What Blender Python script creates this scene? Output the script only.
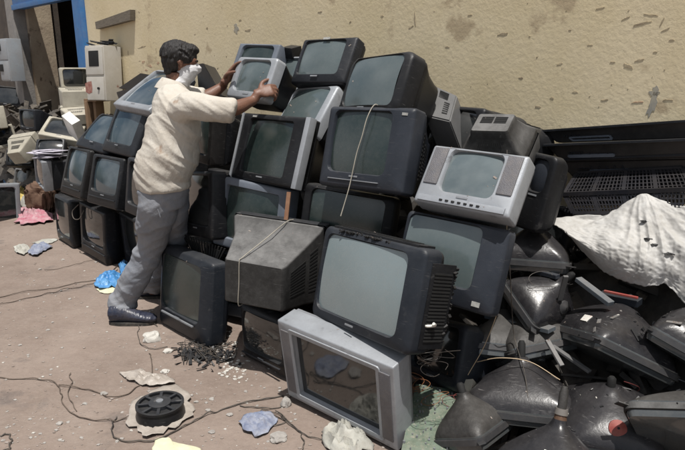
import bpy, bmesh, math, random
from mathutils import Vector as V, Matrix, Euler, noise
R = math.radians
random.seed(7)
scn = bpy.context.scene
for o in list(bpy.data.objects): bpy.data.objects.remove(o)
COL = scn.collection

# ------------------------------------------------------------------ camera
CAMH, PITCH, FPX = 1.55, R(14.5), 600.0
cd = bpy.data.cameras.new('camera'); cam = bpy.data.objects.new('camera', cd); COL.objects.link(cam)
cam.location = (0, 0, CAMH); cam.rotation_euler = (R(90) - PITCH, 0, 0)
cd.sensor_width = 36; cd.lens = FPX / 685 * 36; cd.clip_start = .05; cd.clip_end = 600
scn.camera = cam
# ------------------------------------------------------------------ world, sun, exposure
SUN = V((.06, -.29, .955)).normalized()
w = bpy.data.worlds.new('World'); scn.world = w; w.use_nodes = True
nt = w.node_tree; bg = nt.nodes['Background']
sky = nt.nodes.new('ShaderNodeTexSky'); sky.sky_type = 'NISHITA'; sky.sun_disc = False
sky.sun_elevation = math.asin(SUN.z); sky.sun_rotation = math.atan2(SUN.x, SUN.y)
sky.dust_density = 3.0; sky.air_density = 1.2
tc = nt.nodes.new('ShaderNodeTexCoord'); nz = nt.nodes.new('ShaderNodeTexNoise')
nz.inputs['Scale'].default_value = 2.6; nz.inputs['Detail'].default_value = 7; nz.inputs['Roughness'].default_value = .6
rp = nt.nodes.new('ShaderNodeValToRGB'); rp.color_ramp.elements[0].position = .42; rp.color_ramp.elements[1].position = .68
mx = nt.nodes.new('ShaderNodeMixRGB'); mx.inputs[2].default_value = (13, 13.5, 14, 1)
nt.links.new(tc.outputs['Generated'], nz.inputs['Vector']); nt.links.new(nz.outputs['Fac'], rp.inputs['Fac'])
nt.links.new(rp.outputs['Color'], mx.inputs[0]); nt.links.new(sky.outputs[0], mx.inputs[1]); nt.links.new(mx.outputs[0], bg.inputs['Color'])
bg.inputs['Strength'].default_value = .056
sl = bpy.data.lights.new('sun', 'SUN'); sl.energy = 4.6; sl.angle = R(.55); sl.color = (1, .965, .915)
so = bpy.data.objects.new('sun', sl); COL.objects.link(so); so.rotation_euler = SUN.to_track_quat('Z', 'Y').to_euler()
scn.view_settings.view_transform = 'Standard'; scn.view_settings.look = 'None'
scn.view_settings.exposure = 0.2; scn.view_settings.gamma = 1
scn.render.engine = 'CYCLES'; scn.cycles.max_bounces = 6

# ------------------------------------------------------------------ geometry helpers
CF, SF = math.cos(PITCH), math.sin(PITCH)
def ray(px, py):
    a, b = (px - 342.5) / FPX, -(py - 225) / FPX
    return V((a, CF + b * SF, -SF + b * CF))
def at(px, py, S):            # point on the line of sight with x + y = S (a plane parallel to the wall)
    d = ray(px, py); return V((0, 0, CAMH)) + d * (S / (d.x + d.y))
def gr(px, py, z=0.0):        # point on the line of sight at height z
    d = ray(px, py); return V((0, 0, CAMH)) + d * ((z - CAMH) / d.z)
def US(U, S, z=0.0):          # wall frame: U along the wall, S distance coordinate
    d = U * math.sqrt(2); return V(((S - d) / 2, (S + d) / 2, z))
WALLDIR = V((-1, 1, 0)).normalized()

# ------------------------------------------------------------------ materials
def mat(name, color, rough=.5, color2=None, nscale=8, dust=0.0, dustcol=(.30, .245, .19), bump=0.0, bscale=60,
        metal=0.0, coat=0.0, spec=.5, spots=None, spotscale=20, spotpos=.62, topdust=0.0, scratch=0.0, trans=0.0, bdetail=4, stretch=None):
    m = bpy.data.materials.new(name); m.use_nodes = True; t = m.node_tree; n = t.nodes; l = t.links
    p = n['Principled BSDF']; p.inputs['Roughness'].default_value = rough; p.inputs['Metallic'].default_value = metal
    p.inputs['Coat Weight'].default_value = coat; p.inputs['Specular IOR Level'].default_value = spec
    if trans: p.inputs['Transmission Weight'].default_value = trans
    co = n.new('ShaderNodeTexCoord'); geo = n.new('ShaderNodeNewGeometry'); oi = n.new('ShaderNodeObjectInfo')
    off = n.new('ShaderNodeVectorMath'); off.operation = 'MULTIPLY_ADD'
    cmb = n.new('ShaderNodeCombineXYZ')
    for i in range(3): l.new(oi.outputs['Random'], cmb.inputs[i])
    off.inputs[1].default_value = (37, 53, 71); l.new(cmb.outputs[0], off.inputs[0]); l.new(co.outputs['Object'], off.inputs[2])
    vec = off.outputs[0]
    if stretch:
        mp = n.new('ShaderNodeMapping'); mp.inputs['Scale'].default_value = stretch; l.new(vec, mp.inputs['Vector']); vec2 = mp.outputs[0]
    else: vec2 = vec
    def noi(sc, det=5, rg=.6, v=None):
        x = n.new('ShaderNodeTexNoise'); x.inputs['Scale'].default_value = sc; x.inputs['Detail'].default_value = det
        x.inputs['Roughness'].default_value = rg; l.new(v or vec, x.inputs['Vector']); return x.outputs['Fac']
    def ramp(src, a, b):
        r = n.new('ShaderNodeMapRange'); r.inputs['From Min'].default_value = a; r.inputs['From Max'].default_value = b
        l.new(src, r.inputs['Value']); return r.outputs[0]
    def mul(a, b):
        x = n.new('ShaderNodeMath'); x.operation = 'MULTIPLY'
        for i, s in enumerate((a, b)):
            if isinstance(s, (int, float)): x.inputs[i].default_value = s
            else: l.new(s, x.inputs[i])
        x.use_clamp = True; return x.outputs[0]
    def add(a, b):
        x = n.new('ShaderNodeMath'); x.operation = 'ADD'; x.use_clamp = True
        l.new(a, x.inputs[0]); l.new(b, x.inputs[1]); return x.outputs[0]
    def mix(f, a, b):
        x = n.new('ShaderNodeMixRGB')
        l.new(f, x.inputs[0])
        for i, s in ((1, a), (2, b)):
            if isinstance(s, tuple): x.inputs[i].default_value = (*s, 1)
            else: l.new(s, x.inputs[i])
        return x.outputs[0]
    c2 = color2 or tuple(min(1, v * 1.35 + .004) for v in color)
    col = mix(ramp(noi(nscale, 6, .65, vec2), .35, .68), color, c2)
    if spots: col = mix(ramp(noi(spotscale, 5, .6), spotpos, spotpos + .06), col, spots)
    rg = None
    if dust or topdust:
        sp = n.new('ShaderNodeSeparateXYZ'); l.new(geo.outputs['Normal'], sp.inputs[0])
        d1 = mul(ramp(noi(3.5, 8, .7), .38, .72), dust)
        d0 = mul(ramp(noi(45, 4, .7), .45, .75), dust * .7)
        up = mul(mul(ramp(sp.outputs['Z'], .25, .95), ramp(noi(9, 7, .7), .2, .6)), topdust)
        df = add(add(d1, d0), up)
        if scratch:
            mp = n.new('ShaderNodeMapping'); mp.inputs['Scale'].default_value = (6, 6, 90); mp.inputs['Rotation'].default_value = (.5, .7, .3)
            l.new(vec, mp.inputs['Vector'])
            df = add(df, mul(ramp(noi(3, 3, .5, mp.outputs[0]), .66, .72), scratch))
        col = mix(df, col, dustcol)
        r = n.new('ShaderNodeMapRange'); r.inputs['To Min'].default_value = rough; r.inputs['To Max'].default_value = .95
        l.new(df, r.inputs['Value']); l.new(r.outputs[0], p.inputs['Roughness'])
    l.new(col, p.inputs['Base Color'])
    if bump:
        b = n.new('ShaderNodeBump'); b.inputs['Strength'].default_value = 1; b.inputs['Distance'].default_value = bump
        l.new(noi(bscale, bdetail, .6, vec2), b.inputs['Height']); l.new(b.outputs[0], p.inputs['Normal'])
    return m
M = {}
def plast(k, c, rough=.34, dust=.035, top=.17, **a):
    a.setdefault('dustcol', (.155, .150, .144)); a.setdefault('spots', tuple(v * .7 + .028 for v in c)); a.setdefault('spotscale', 11); a.setdefault('spotpos', .64); M[k] = mat(k.replace('_', ' ') + ' plastic', c, rough, dust=dust, topdust=top, bump=.0006, bscale=350, scratch=.30, spec=a.pop('spec', .22), nscale=6, **a)
plast('navy', (.0105, .0135, .019)); plast('black', (.006, .0065, .008)); plast('charcoal', (.011, .0125, .016), dust=.05)
plast('bluegrey', (.019, .0225, .030)); plast('grey', (.10, .10, .10), dust=.1, top=.3); plast('brownblack', (.0065, .006, .006), dust=.05)
plast('silver', (.27, .285, .305), rough=.36, dust=.16, metal=.25); plast('dullsilver', (.19, .20, .215), rough=.45, dust=.25, metal=.2)
plast('bluesilver', (.10, .115, .14), dust=.08); plast('beige', (.33, .31, .255), dust=.2, dustcol=(.2, .17, .13)); plast('white', (.62, .62, .58), dust=.2)
plast('dusty', (.018, .0175, .017), rough=.6, dust=.16, top=.85, dustcol=(.175, .172, .168))
M['slot'] = mat('black slot', (.004, .004, .004), .8)
M['steel'] = mat('dull steel', (.25, .25, .25), .45, metal=.7, dust=.3, spots=(.12, .05, .02), spotpos=.6)
M['rust'] = mat('rusty steel', (.17, .06, .025), .85, color2=(.30, .13, .05), nscale=20, bump=.002)
def screen(k, c, rough=.07, dust=.06, **a):
    M[k] = mat(k.replace('_', ' ') + ' glass', c, rough, color2=tuple(x * 1.15 for x in c), nscale=3, dust=dust, coat=a.pop('coat', .45), spec=.7, dustcol=(.25, .24, .22), **a)
    M[k].node_tree.nodes['Principled BSDF'].inputs['Coat Roughness'].default_value = max(.05, rough * .8)
screen('screen_grey', (.070, .092, .094), rough=.15, dust=.1); screen('screen_pale', (.15, .19, .20), dust=.18, rough=.18); screen('screen_dark', (.012, .014, .015), dust=.05)
screen('screen_green', (.011, .021, .020), dust=.07, rough=.22, coat=.25); screen('screen_cloud', (.10, .125, .13), dust=.04, rough=.04, coat=1.0); screen('screen_blue', (.028, .045, .056))

# ------------------------------------------------------------------ mesh helpers
def link(name, bm, m, parent=None, smooth=40, mats=None):
    me = bpy.data.meshes.new(name)
    bmesh.ops.recalc_face_normals(bm, faces=bm.faces)
    ca = R(smooth)
    for f in bm.faces: f.smooth = smooth > 0
    for e in bm.edges:
        if len(e.link_faces) == 2: e.smooth = e.calc_face_angle(0) < ca
    bm.to_mesh(me); bm.free()
    for q in (mats or [m]): me.materials.append(M[q] if isinstance(q, str) else q)
    o = bpy.data.objects.new(name, me); COL.objects.link(o)
    if parent: o.parent = parent
    return o
def tag(o, label=None, cat=None, group=None, kind=None):
    if label: o['label'] = label
    if cat: o['category'] = cat
    if group: o['group'] = group
    if kind: o['kind'] = kind
    return o
def empty(name, mw, label, cat, group=None):
    o = bpy.data.objects.new(name, None); COL.objects.link(o); o.empty_display_size = .05
    o.matrix_world = mw if isinstance(mw, Matrix) else Matrix.Translation(mw)
    return tag(o, label, cat, group)
def pose(loc, yaw=0, tilt=0, roll=0):
    return Matrix.Translation(V(loc)) @ Matrix.Rotation(R(yaw), 4, 'Z') @ Matrix.Rotation(-R(tilt), 4, 'X') @ Matrix.Rotation(R(roll), 4, 'Y')
def rr(w, h, r, cx=0, cz=0, y=0, n=4):
    r = min(r, w / 2 - 1e-4, h / 2 - 1e-4); pts = []
    for (sx, sz, a0) in ((1, 1, 0), (-1, 1, 90), (-1, -1, 180), (1, -1, 270)):
        for i in range(n + 1):
            a = R(a0 + 90 * i / n)
            pts.append(V((cx + sx * (w / 2 - r) + r * math.cos(a), y, cz + sz * (h / 2 - r) + r * math.sin(a))))
    return pts
def loft(bm, rings, cap0=False, cap1=False, mi=0):
    vs = [[bm.verts.new(p) for p in r] for r in rings]; n = len(vs[0])
    for a, b in zip(vs, vs[1:]):
        for i in range(n):
            f = bm.faces.new((a[i], a[(i + 1) % n], b[(i + 1) % n], b[i])); f.material_index = mi
    if cap0: bm.faces.new(vs[0]).material_index = mi
    if cap1: bm.faces.new(vs[-1][::-1]).material_index = mi
    return vs
def box(bm, c, d, bev=0.0, rot=None, mi=0):
    bm2 = bmesh.new(); bmesh.ops.create_cube(bm2, size=1)
    for v in bm2.verts: v.co = V((v.co.x * d[0], v.co.y * d[1], v.co.z * d[2]))
    if bev: bmesh.ops.bevel(bm2, geom=bm2.edges[:], offset=min(bev, min(d) * .45), segments=2, affect='EDGES', profile=.7)
    mt = Matrix.Translation(V(c)) @ (rot.to_4x4() if rot is not None else Matrix())
    mp = {v: bm.verts.new(mt @ v.co) for v in bm2.verts}
    for f in bm2.faces: bm.faces.new([mp[v] for v in f.verts]).material_index = mi
    bm2.free()
def hull8(bm, a, b):           # solid between two quads (lists of 4 points each)
    va = [bm.verts.new(p) for p in a]; vb = [bm.verts.new(p) for p in b]
    bm.faces.new(va); bm.faces.new(vb[::-1])
    for i in range(4): bm.faces.new((va[i], vb[i], vb[(i + 1) % 4], va[(i + 1) % 4]))
def bar(bm, p, q, wd, th, up=V((0, 0, 1))):
    p, q = V(p), V(q); d = (q - p).normalized(); s = d.cross(up)
    if s.length < 1e-3: s = d.cross(V((1, 0, 0)))
    s.normalize(); u = s.cross(d); s *= wd / 2; u *= th / 2
    hull8(bm, [p - s - u, p + s - u, p + s + u, p - s + u], [q - s - u, q + s - u, q + s + u, q - s + u])
def cr(pts, k=6):              # Catmull-Rom through points
    pts = [V(p) for p in pts]
    if len(pts) < 3: return [pts[0].lerp(pts[-1], i / k) for i in range(k + 1)]
    P = [2 * pts[0] - pts[1]] + pts + [2 * pts[-1] - pts[-2]]; out = []
    for i in range(1, len(P) - 2):
        for j in range(k):
            t = j / k; a, b, c, d = P[i - 1], P[i], P[i + 1], P[i + 2]
            out.append(.5 * ((2 * b) + (c - a) * t + (2 * a - 5 * b + 4 * c - d) * t * t + (3 * b - a - 3 * c + d) * t ** 3))
    out.append(pts[-1]); return out
def tube(bm, pts, r, n=6, ra=None, side=None, mi=0):   # path tube; r number or list; ra second half-axis list
    m = len(pts); rs = r if isinstance(r, (list, tuple)) else [r] * m; rb = ra or rs; rings = []
    prev = None
    for i, p in enumerate(pts):
        d = (pts[min(i + 1, m - 1)] - pts[max(i - 1, 0)]).normalized()
        if side is not None: s = side - d * side.dot(d)
        else:
            s = (prev - d * prev.dot(d)) if prev is not None else d.orthogonal()
        s.normalize(); prev = s; u = d.cross(s)
        rings.append([p + s * (rs[i] * math.cos(2 * math.pi * j / n)) + u * (rb[i] * math.sin(2 * math.pi * j / n)) for j in range(n)])
    loft(bm, rings, True, True, mi)
def interp(vals, k=6):         # same sampling as cr for radii
    pts = cr([V((v, 0, 0)) for v in vals], k); return [p.x for p in pts]
def patch_slots(bm, a, b, c, d, n, gap=.5, proud=.002, mi=0, m=1):
    # dark slits on the quad a-b-c-d (a->b along the slit, a->d across); m columns
    a, b, c, d = V(a), V(b), V(c), V(d); nrm = (b - a).cross(d - a).normalized()
    for j in range(m):
        u0, u1 = (j + .06) / m, (j + .94) / m
        for i in range(n):
            t0, t1 = i / n, (i + gap) / n
            q = [a.lerp(b, u0).lerp(d.lerp(c, u0), t0), a.lerp(b, u1).lerp(d.lerp(c, u1), t0), a.lerp(b, u1).lerp(d.lerp(c, u1), t1), a.lerp(b, u0).lerp(d.lerp(c, u0), t1)]
            hull8(bm, [p - nrm * proud for p in q], [p + nrm * proud for p in q])

# ------------------------------------------------------------------ the television
def television(name, mw, W, H, label, cat='television', group=None, D=.36, bez='navy', shell='black', scr='screen_grey',
               sw=.78, sh=.74, ox=0, oz=.06, rad=.02, srad=.03, ch=.012, bow=0.0, bulge=.02, rw=.55, rh=.6, rz=-.05, front=.09,
               strip=None, stripcol='silver', buttons=0, grille=None, side=False, vents='top', sticker=None, knob=False, frame2=None, foot=False, mid=.45):
    # mw places the centre of the front face; the thing's own origin sits at its base
    base = mw @ Matrix.Translation((0, 0, -H / 2))
    t = empty(name, base, label, cat, group)
    def B(v):                                    # bowed front
        return V((v.x, v.y + bow * (2 * v.x / W) ** 2 + bow * .5 * (2 * (v.z - H / 2) / H) ** 2 if v.y < front * .7 else v.y, v.z))
    c = H / 2; SW, SH = W * sw, H * sh; X, Z = ox * W, c + oz * H
    bm = bmesh.new()
    rings = [rr(W, H, rad, 0, c, front), rr(W, H, rad, 0, c, ch), rr(W - .6 * ch, H - .6 * ch, rad, 0, c, ch * .35), rr(W - 2 * ch, H - 2 * ch, rad, 0, c, 0),
             rr(SW + .014, SH + .014, srad + .006, X, Z, .0), rr(SW + .004, SH + .004, srad, X, Z, .008), rr(SW, SH, srad, X, Z, .03)]
    vs = loft(bm, rings)
    for r_ in vs:
        for v in r_: v.co = B(v.co)
    link('bezel', bm, bez, t, 50)
    if frame2:                                   # a second, contrasting frame round the screen
        bm = bmesh.new()
        rs = [rr(SW + .05, SH + .05, srad + .01, X, Z, -.001), rr(SW + .046, SH + .046, srad + .01, X, Z, -.006), rr(SW + .006, SH + .006, srad, X, Z, -.004), rr(SW + .002, SH + .002, srad, X, Z, .02)]
        for r_ in loft(bm, rs):
            for v in r_: v.co = B(v.co)
        link('screen_surround', bm, frame2, t, 50)
    bm = bmesh.new(); y0 = .024 + bow * .5; rings = []
    ns = 14; gg = []
    for i in range(ns + 1):
        u = -1 + 2 * i / ns
        gg.append([bm.verts.new((X + u * (SW / 2 + .001), y0 - bulge * (1.15 - .6 * u * u - .55 * q * q), Z + q * (SH / 2 + .001))) for q in [-1 + 2 * j / ns for j in range(ns + 1)]])
    for i in range(ns):
        for j in range(ns): bm.faces.new((gg[i][j], gg[i + 1][j], gg[i + 1][j + 1], gg[i][j + 1]))
    link('screen', bm, scr, t, 89)
    bm = bmesh.new(); e = .006; cz = c + rz * H
    rings = [rr(W - 2 * e, H - 2 * e, rad, 0, c, front - .004), rr(W - 2 * e, H - 2 * e, rad, 0, c, front + .02)]
    md = front + (D - front) * mid
    rings += [rr(W * .95, H * .93, rad * 1.2, 0, c + rz * H * .2, front + .035), rr(W * (rw + (.95 - rw) * .55), H * (rh + (.93 - rh) * .6), rad * 1.5, 0, c + rz * H * .6, md),
              rr(W * rw * 1.03, H * rh * 1.03, rad * 1.5, 0, cz, D - .03), rr(W * rw, H * rh, rad * 1.4, 0, cz, D - .01), rr(W * rw * .93, H * rh * .93, rad, 0, cz, D)]
    loft(bm, rings, False, True); sh_ = link('rear_shell', bm, shell, t, 35)
    def sp(u, y, where):                         # a point on the hump (u from -1 to 1 across)
        if y < md: f = (y - front - .035) / (md - front - .035); a0, a1 = (W * .95, H * .93, c + rz * H * .2), (W * (rw + (.95 - rw) * .55), H * (rh + (.93 - rh) * .6), c + rz * H * .6)
        else: f = (y - md) / (D - .03 - md); a0, a1 = (W * (rw + (.95 - rw) * .55), H * (rh + (.93 - rh) * .6), c + rz * H * .6), (W * rw * 1.03, H * rh * 1.03, cz)
        ww, hh, zz = [a0[i] + (a1[i] - a0[i]) * f for i in range(3)]
        if where == 'top': return V((u * ww / 2, y, zz + hh / 2))
        if where == 'bottom': return V((u * ww / 2, y, zz - hh / 2))
        s = 1 if where == 'right' else -1
        return V((s * ww / 2, y, zz + u * hh / 2))
    bm = bmesh.new(); y1, y2, y3 = front + .045, md - .008, D - .05
    if 'top' in vents:
        patch_slots(bm, sp(-.62, y1, 'top'), sp(-.62, y2, 'top'), sp(.62, y2, 'top'), sp(.62, y1, 'top'), 16, m=1)
        patch_slots(bm, sp(-.5, md + .01, 'top'), sp(-.5, y3, 'top'), sp(.5, y3, 'top'), sp(.5, md + .01, 'top'), 12)
    if 'bottom' in vents:
        patch_slots(bm, sp(-.5, y1 + .03, 'bottom'), sp(-.5, y3, 'bottom'), sp(.5, y3, 'bottom'), sp(.5, y1 + .03, 'bottom'), 12)
    for sd in ('right', 'left'):
        if sd in vents or side:
            patch_slots(bm, sp(-.6, y1, sd), sp(-.6, y2, sd), sp(.7, y2, sd), sp(.7, y1, sd), 12)
            patch_slots(bm, sp(-.5, md + .01, sd), sp(-.5, y3, sd), sp(.6, y3, sd), sp(.6, md + .01, sd), 10)
    if 'rear' in vents:
        patch_slots(bm, (W * rw * .36, D, cz - H * rh * .05), (-W * rw * .36, D, cz - H * rh * .05), (-W * rw * .36, D, cz + H * rh * .32), (W * rw * .36, D, cz + H * rh * .32), 7, m=2)
    if len(bm.verts): link('vent_grille', bm, 'slot', t, 0)
    else: bm.free()
    if strip:                                    # (x, z, w, h) in fractions of the face, from its centre
        bm = bmesh.new(); box(bm, (strip[0] * W, -.002 + bow * .3, c + strip[1] * H), (strip[2] * W, .012, strip[3] * H), .003)
        st = link('control_strip', bm, stripcol, t, 30)
        for i in range(buttons):
            bm = bmesh.new(); x = strip[0] * W + (i - (buttons - 1) / 2) * .028
            box(bm, (x, -.009 + bow * .3, c + strip[1] * H), (.014, .008, .007), .002); link('button', bm, 'slot' if stripcol != 'black' else 'dullsilver', st, 30)
    if grille:                                   # speaker fields left and right of the screen
        for s in (-1, 1):
            bm = bmesh.new(); xx = s * grille[0] * W
            box(bm, (xx, -.001 + bow * (2 * xx / W) ** 2, Z + grille[3] * H), (grille[1] * W, .010, grille[2] * H), .003); link('speaker_grille', bm, 'mesh', t, 30)
    if knob:
        bm = bmesh.new(); tube(bm, [V((W * .42, -.006, H * .12)), V((W * .42, .004, H * .12))], .011, 12); link('power_button', bm, 'dullsilver', t, 40)
    if sticker:
        bm = bmesh.new(); box(bm, (sticker[0] * W, -.0015 + bow * (2 * sticker[0]) ** 2 + bow * .5 * (2 * sticker[1]) ** 2, c + sticker[1] * H), (sticker[2], .003, sticker[3]), 0, Matrix.Rotation(R(sticker[4]), 3, 'Y')); link('sticker', bm, sticker[5], t, 0)
    bm = bmesh.new(); box(bm, (X, .002 + bow * .3 - .003, max(Z - SH / 2 - .02, .012)), (.05, .004, .008), .001); link('badge', bm, 'dullsilver', t, 0)
    if foot:
        bm = bmesh.new(); loft(bm, [rr(W * .55, .2, .06, 0, 0, 0)], False, False); bm.free()
    return t
M['mesh'] = mat('speaker mesh', (.10, .10, .11), .6, bump=.0015, bscale=420, dust=.2, metal=.2, bdetail=0)

# fitted world poses: x, y, z, yaw, tilt back, roll, log width, log height
PO = {
    'H': [-0.9423, 3.3109, 0.262, -0.7704, 0.1153, 0.0044, -0.6307, -0.7819],
    'G0': [-0.033, 2.3558, 0.2301, -0.6978, -0.1746, 0.0393, -0.445, -0.849],
    'E0': [-0.4419, 2.8893, 0.167, -0.8057, -0.0045, -0.038, -0.8716, -1.1705],
    'F1': [0.0667, 2.3623, 0.6803, -0.8933, 0.2595, -0.0481, -0.5183, -0.9215],
    'F2': [-0.02, 2.9807, 0.782, -0.4608, 0.1582, 0.0752, -0.6293, -1.0536],
    'F3': [0.0984, 2.7917, 1.1984, -0.7008, 0.277, -0.0217, -0.7608, -1.0191],
    'F4': [0.1254, 2.9298, 1.5029, -0.9847, 0.4039, -0.0687, -0.9564, -1.3522],
    'E2': [-0.5283, 3.2979, 0.7365, -0.5469, 0.1462, 0.0695, -0.6646, -0.8991],
    'E3': [-0.4166, 3.3218, 1.1281, -0.7568, 0.3251, -0.0011, -0.6035, -0.9563],
    'E4': [-0.2359, 3.4192, 1.3476, -0.9493, 0.6358, -0.0639, -0.9644, -1.2754],
    'E5': [-0.1215, 3.4823, 1.6118, -0.6824, 0.4847, -0.0087, -1.0529, -1.3718],
    'D3': [-0.5311, 3.5806, 1.5074, -0.7269, 0.4364, 0.0421, -1.0345, -1.3613],
    'D4': [-0.5597, 3.9197, 1.6043, -0.6043, 0.4619, 0.0489, -1.0491, -1.4109],
    'D2': [-0.8673, 3.5918, 1.1697, -0.9424, 0.13, 0.0105, -0.9029, -1.1653],
    'D1': [-0.8902, 3.5401, 0.766, -0.9371, 0.1146, -0.1208, -0.7333, -0.9258],
    'D0': [-0.9878, 3.831, 0.2601, -0.8987, 0.1365, -0.1387, -0.695, -0.9309],
    'G1': [0.425, 2.5768, 0.2743, -1.0822, 0.2777, -0.2085, -0.9362, -1.206],
    'G2': [0.4232, 2.3768, 0.7827, -0.6718, 0.3049, 0.0285, -0.7296, -1.036],
    'G3': [0.5189, 2.433, 1.1168, -0.6568, 0.6002, 0.0355, -0.8373, -1.2993],
    'C2': [-1.6733, 4.5942, 1.1339, -0.7817, 0.4381, 0.0153, -0.6935, -0.9904],
    'C1': [-1.9826, 4.9472, 1.0787, -0.603, 0.7924, 0.1104, -0.8971, -1.277],
    'C3': [-1.4463, 4.6556, 1.4118, -0.7275, 0.974, 0.0811, -0.5575, -0.8016],
    'B1': [-2.2329, 4.9497, 0.7316, -0.8039, 0.3049, -0.0067, -0.7645, -0.9104],
    'B2': [-1.8339, 4.5566, 0.7218, -0.7, 0.2608, 0.0044, -0.7896, -0.9401],
    'B3': [-1.4144, 4.1299, 0.7351, -0.7925, 0.1353, 0.0414, -0.7589, -0.9074],
    'A1': [-2.5669, 5.2832, 0.2231, -0.8637, 0.0336, -0.0048, -0.7339, -0.8583],
    'A2': [-2.0772, 4.8078, 0.2417, -0.7756, 0.0321, 0.0574, -0.7207, -0.8366],
    'A3': [-1.6563, 4.5538, 0.2261, -0.8703, -0.0461, 0.0135, -0.7369, -0.8675],
    'L1': [-3.2011, 5.5218, 0.3116, 1.7975, 0.0585, 0.1134, -0.4399, -0.6421],
    'L2': [-3.1792, 6.2153, 0.5124, -0.767, -0.0874, 0.3057, -0.9702, -1.2679],
    'GM': [-4.0736, 7.4822, 0.2184, -0.5554, 0.2801, 0.0183, -1.2495, -1.3775],
    'M1': [-3.2048, 7.4334, 1.4283, -0.2249, 0.1764, 0.0099, -1.2394, -1.4241],
    'BM': [-3.9186, 7.5392, 0.9465, -0.4071, 0.0974, 0.0064, -1.1668, -1.3316],
    'CAB': [-2.7255, 6.8354, 1.5198, -0.4178, 0.1103, -0.0397, -1.2681, -0.556],
    'E2b': [-0.6244, 3.5446, 0.2394, -0.5803, 0.2532, -0.0557, -0.6391, -0.901],
}
# ------------------------------------------------------------------ setting: ground
M['dirt'] = mat('packed dirt', (.158, .118, .095), .95, color2=(.225, .175, .145), nscale=1.3, bump=.022, bscale=8, bdetail=14, spots=(.118, .094, .082), spotscale=1.9, spotpos=.58, dust=.3, dustcol=(.32, .265, .225))
def fbm(x, y, s, seed=0): return noise.fractal(V((x * s, y * s, seed)), 1.0, 2.0, 5)
def ground_z(x, y):
    return .012 * fbm(x, y, 1.3, 3) + .005 * fbm(x, y, 7, 9)
bm = bmesh.new()
xs = [-300, -60, -20, -9] + [-6 + i * .05 for i in range(161)] + [3, 8, 20, 60, 300]
ys = [-300, -60, -15, -4, 0, 1] + [1.5 + i * .05 for i in range(131)] + [9, 11, 16, 40, 120, 300]
gv = [[bm.verts.new((x, y, ground_z(x, y) if -6 <= x <= 2 and 1.4 < y < 8.1 else -.02)) for x in xs] for y in ys]
for j in range(len(ys) - 1):
    for i in range(len(xs) - 1): bm.faces.new((gv[j][i], gv[j][i + 1], gv[j + 1][i + 1], gv[j + 1][i]))
tag(link('ground', bm, 'dirt', smooth=80), kind='structure')
# pebbles and crumbs
M['crumb'] = mat('pale crumbs', (.20, .16, .135), .9, color2=(.33, .29, .26), nscale=3)
bm = bmesh.new()
for k in range(2600):
    px, py = random.uniform(-20, 480), random.uniform(205, 470); p = gr(px, py)
    if p.x + p.y > 3.3: continue
    s = random.choice((.0012, .0016, .002, .003, .003, .005)) * random.uniform(.7, 1.5)
    g = bmesh.ops.create_icosphere(bm, subdivisions=1, radius=s)
    for v in g['verts']: v.co = V((v.co.x * 1.4, v.co.y, v.co.z * .6)) * (1 + .35 * noise.noise(v.co * 300 + V((k, 0, 0)))) + V((p.x, p.y, ground_z(p.x, p.y) + s * .25))
tag(link('pebbles', bm, 'crumb', smooth=0), 'pale pebbles and crumbs scattered over the brown dirt', 'gravel', kind='stuff')

# ------------------------------------------------------------------ wall, doorway, pillar
M['plaster'] = mat('ochre plaster', (.63, .53, .335), .93, color2=(.71, .61, .42), nscale=1.6, bump=.0022, bscale=38, bdetail=4, spots=(.46, .37, .24), spotscale=2.8, spotpos=.60, dust=.12, dustcol=(.38, .30, .20))
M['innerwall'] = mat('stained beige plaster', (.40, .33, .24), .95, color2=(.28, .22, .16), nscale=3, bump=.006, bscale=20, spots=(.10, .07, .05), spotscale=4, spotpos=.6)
M['bluepaint'] = mat('blue painted steel', (.02, .13, .36), .5, color2=(.03, .17, .42), dust=.2, spots=(.05, .05, .06), spotscale=14, spotpos=.68)
M['greypaint'] = mat('grey cement', (.20, .19, .18), .9, color2=(.27, .25, .23), bump=.004, bscale=30)
M['darkwall'] = mat('brown wall', (.055, .045, .038), .95, color2=(.09, .07, .055), bump=.004)  # dark brown tone for the back room and the wall beyond the pillar
WROT = Matrix.Rotation(R(-45), 3, 'Z')           # local x along the wall to the right, local y into the wall
def wbox(bm, U0, U1, S0, S1, z0, z1, bev=0.0, mi=0):   # box in the wall frame
    c = US((U0 + U1) / 2, (S0 + S1) / 2, (z0 + z1) / 2); box(bm, c, (abs(U1 - U0), abs(S1 - S0) / math.sqrt(2), z1 - z0), bev, WROT, mi)
bm = bmesh.new()                                  # front skin as a fine grid with trowelled relief
nU, nZ = 260, 90; U0, U1, Z0, Z1 = -3.0, 7.66, -.3, 3.3
g = []
for j in range(nZ + 1):
    row = []
    for i in range(nU + 1):
        U = U0 + (U1 - U0) * i / nU; z = Z0 + (Z1 - Z0) * j / nZ
        d = .0012 * noise.fractal(V((U * 2.2, z * 2.2, 0)), 1, 2, 4)
        row.append(bm.verts.new(US(U, 4.6 - .014 - d, z)))
    g.append(row)
for j in range(nZ):
    for i in range(nU): bm.faces.new((g[j][i], g[j][i + 1], g[j + 1][i + 1], g[j + 1][i]))
yard = empty('plastered_wall', US(2.5, 4.8, 0), 'long ochre plastered wall rising behind the heap of televisions', 'wall')
def pchild(o, p): o.parent = p; o.matrix_parent_inverse = p.matrix_world.inverted(); return o
bpy.context.view_layer.update()
o = link('plaster_face', bm, 'plaster', smooth=80); pchild(o, yard)
bm = bmesh.new(); wbox(bm, -3.0, 7.66, 4.66, 5.0, -.3, 3.3); pchild(link('wall_core', bm, 'plaster', smooth=0), yard)
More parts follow.
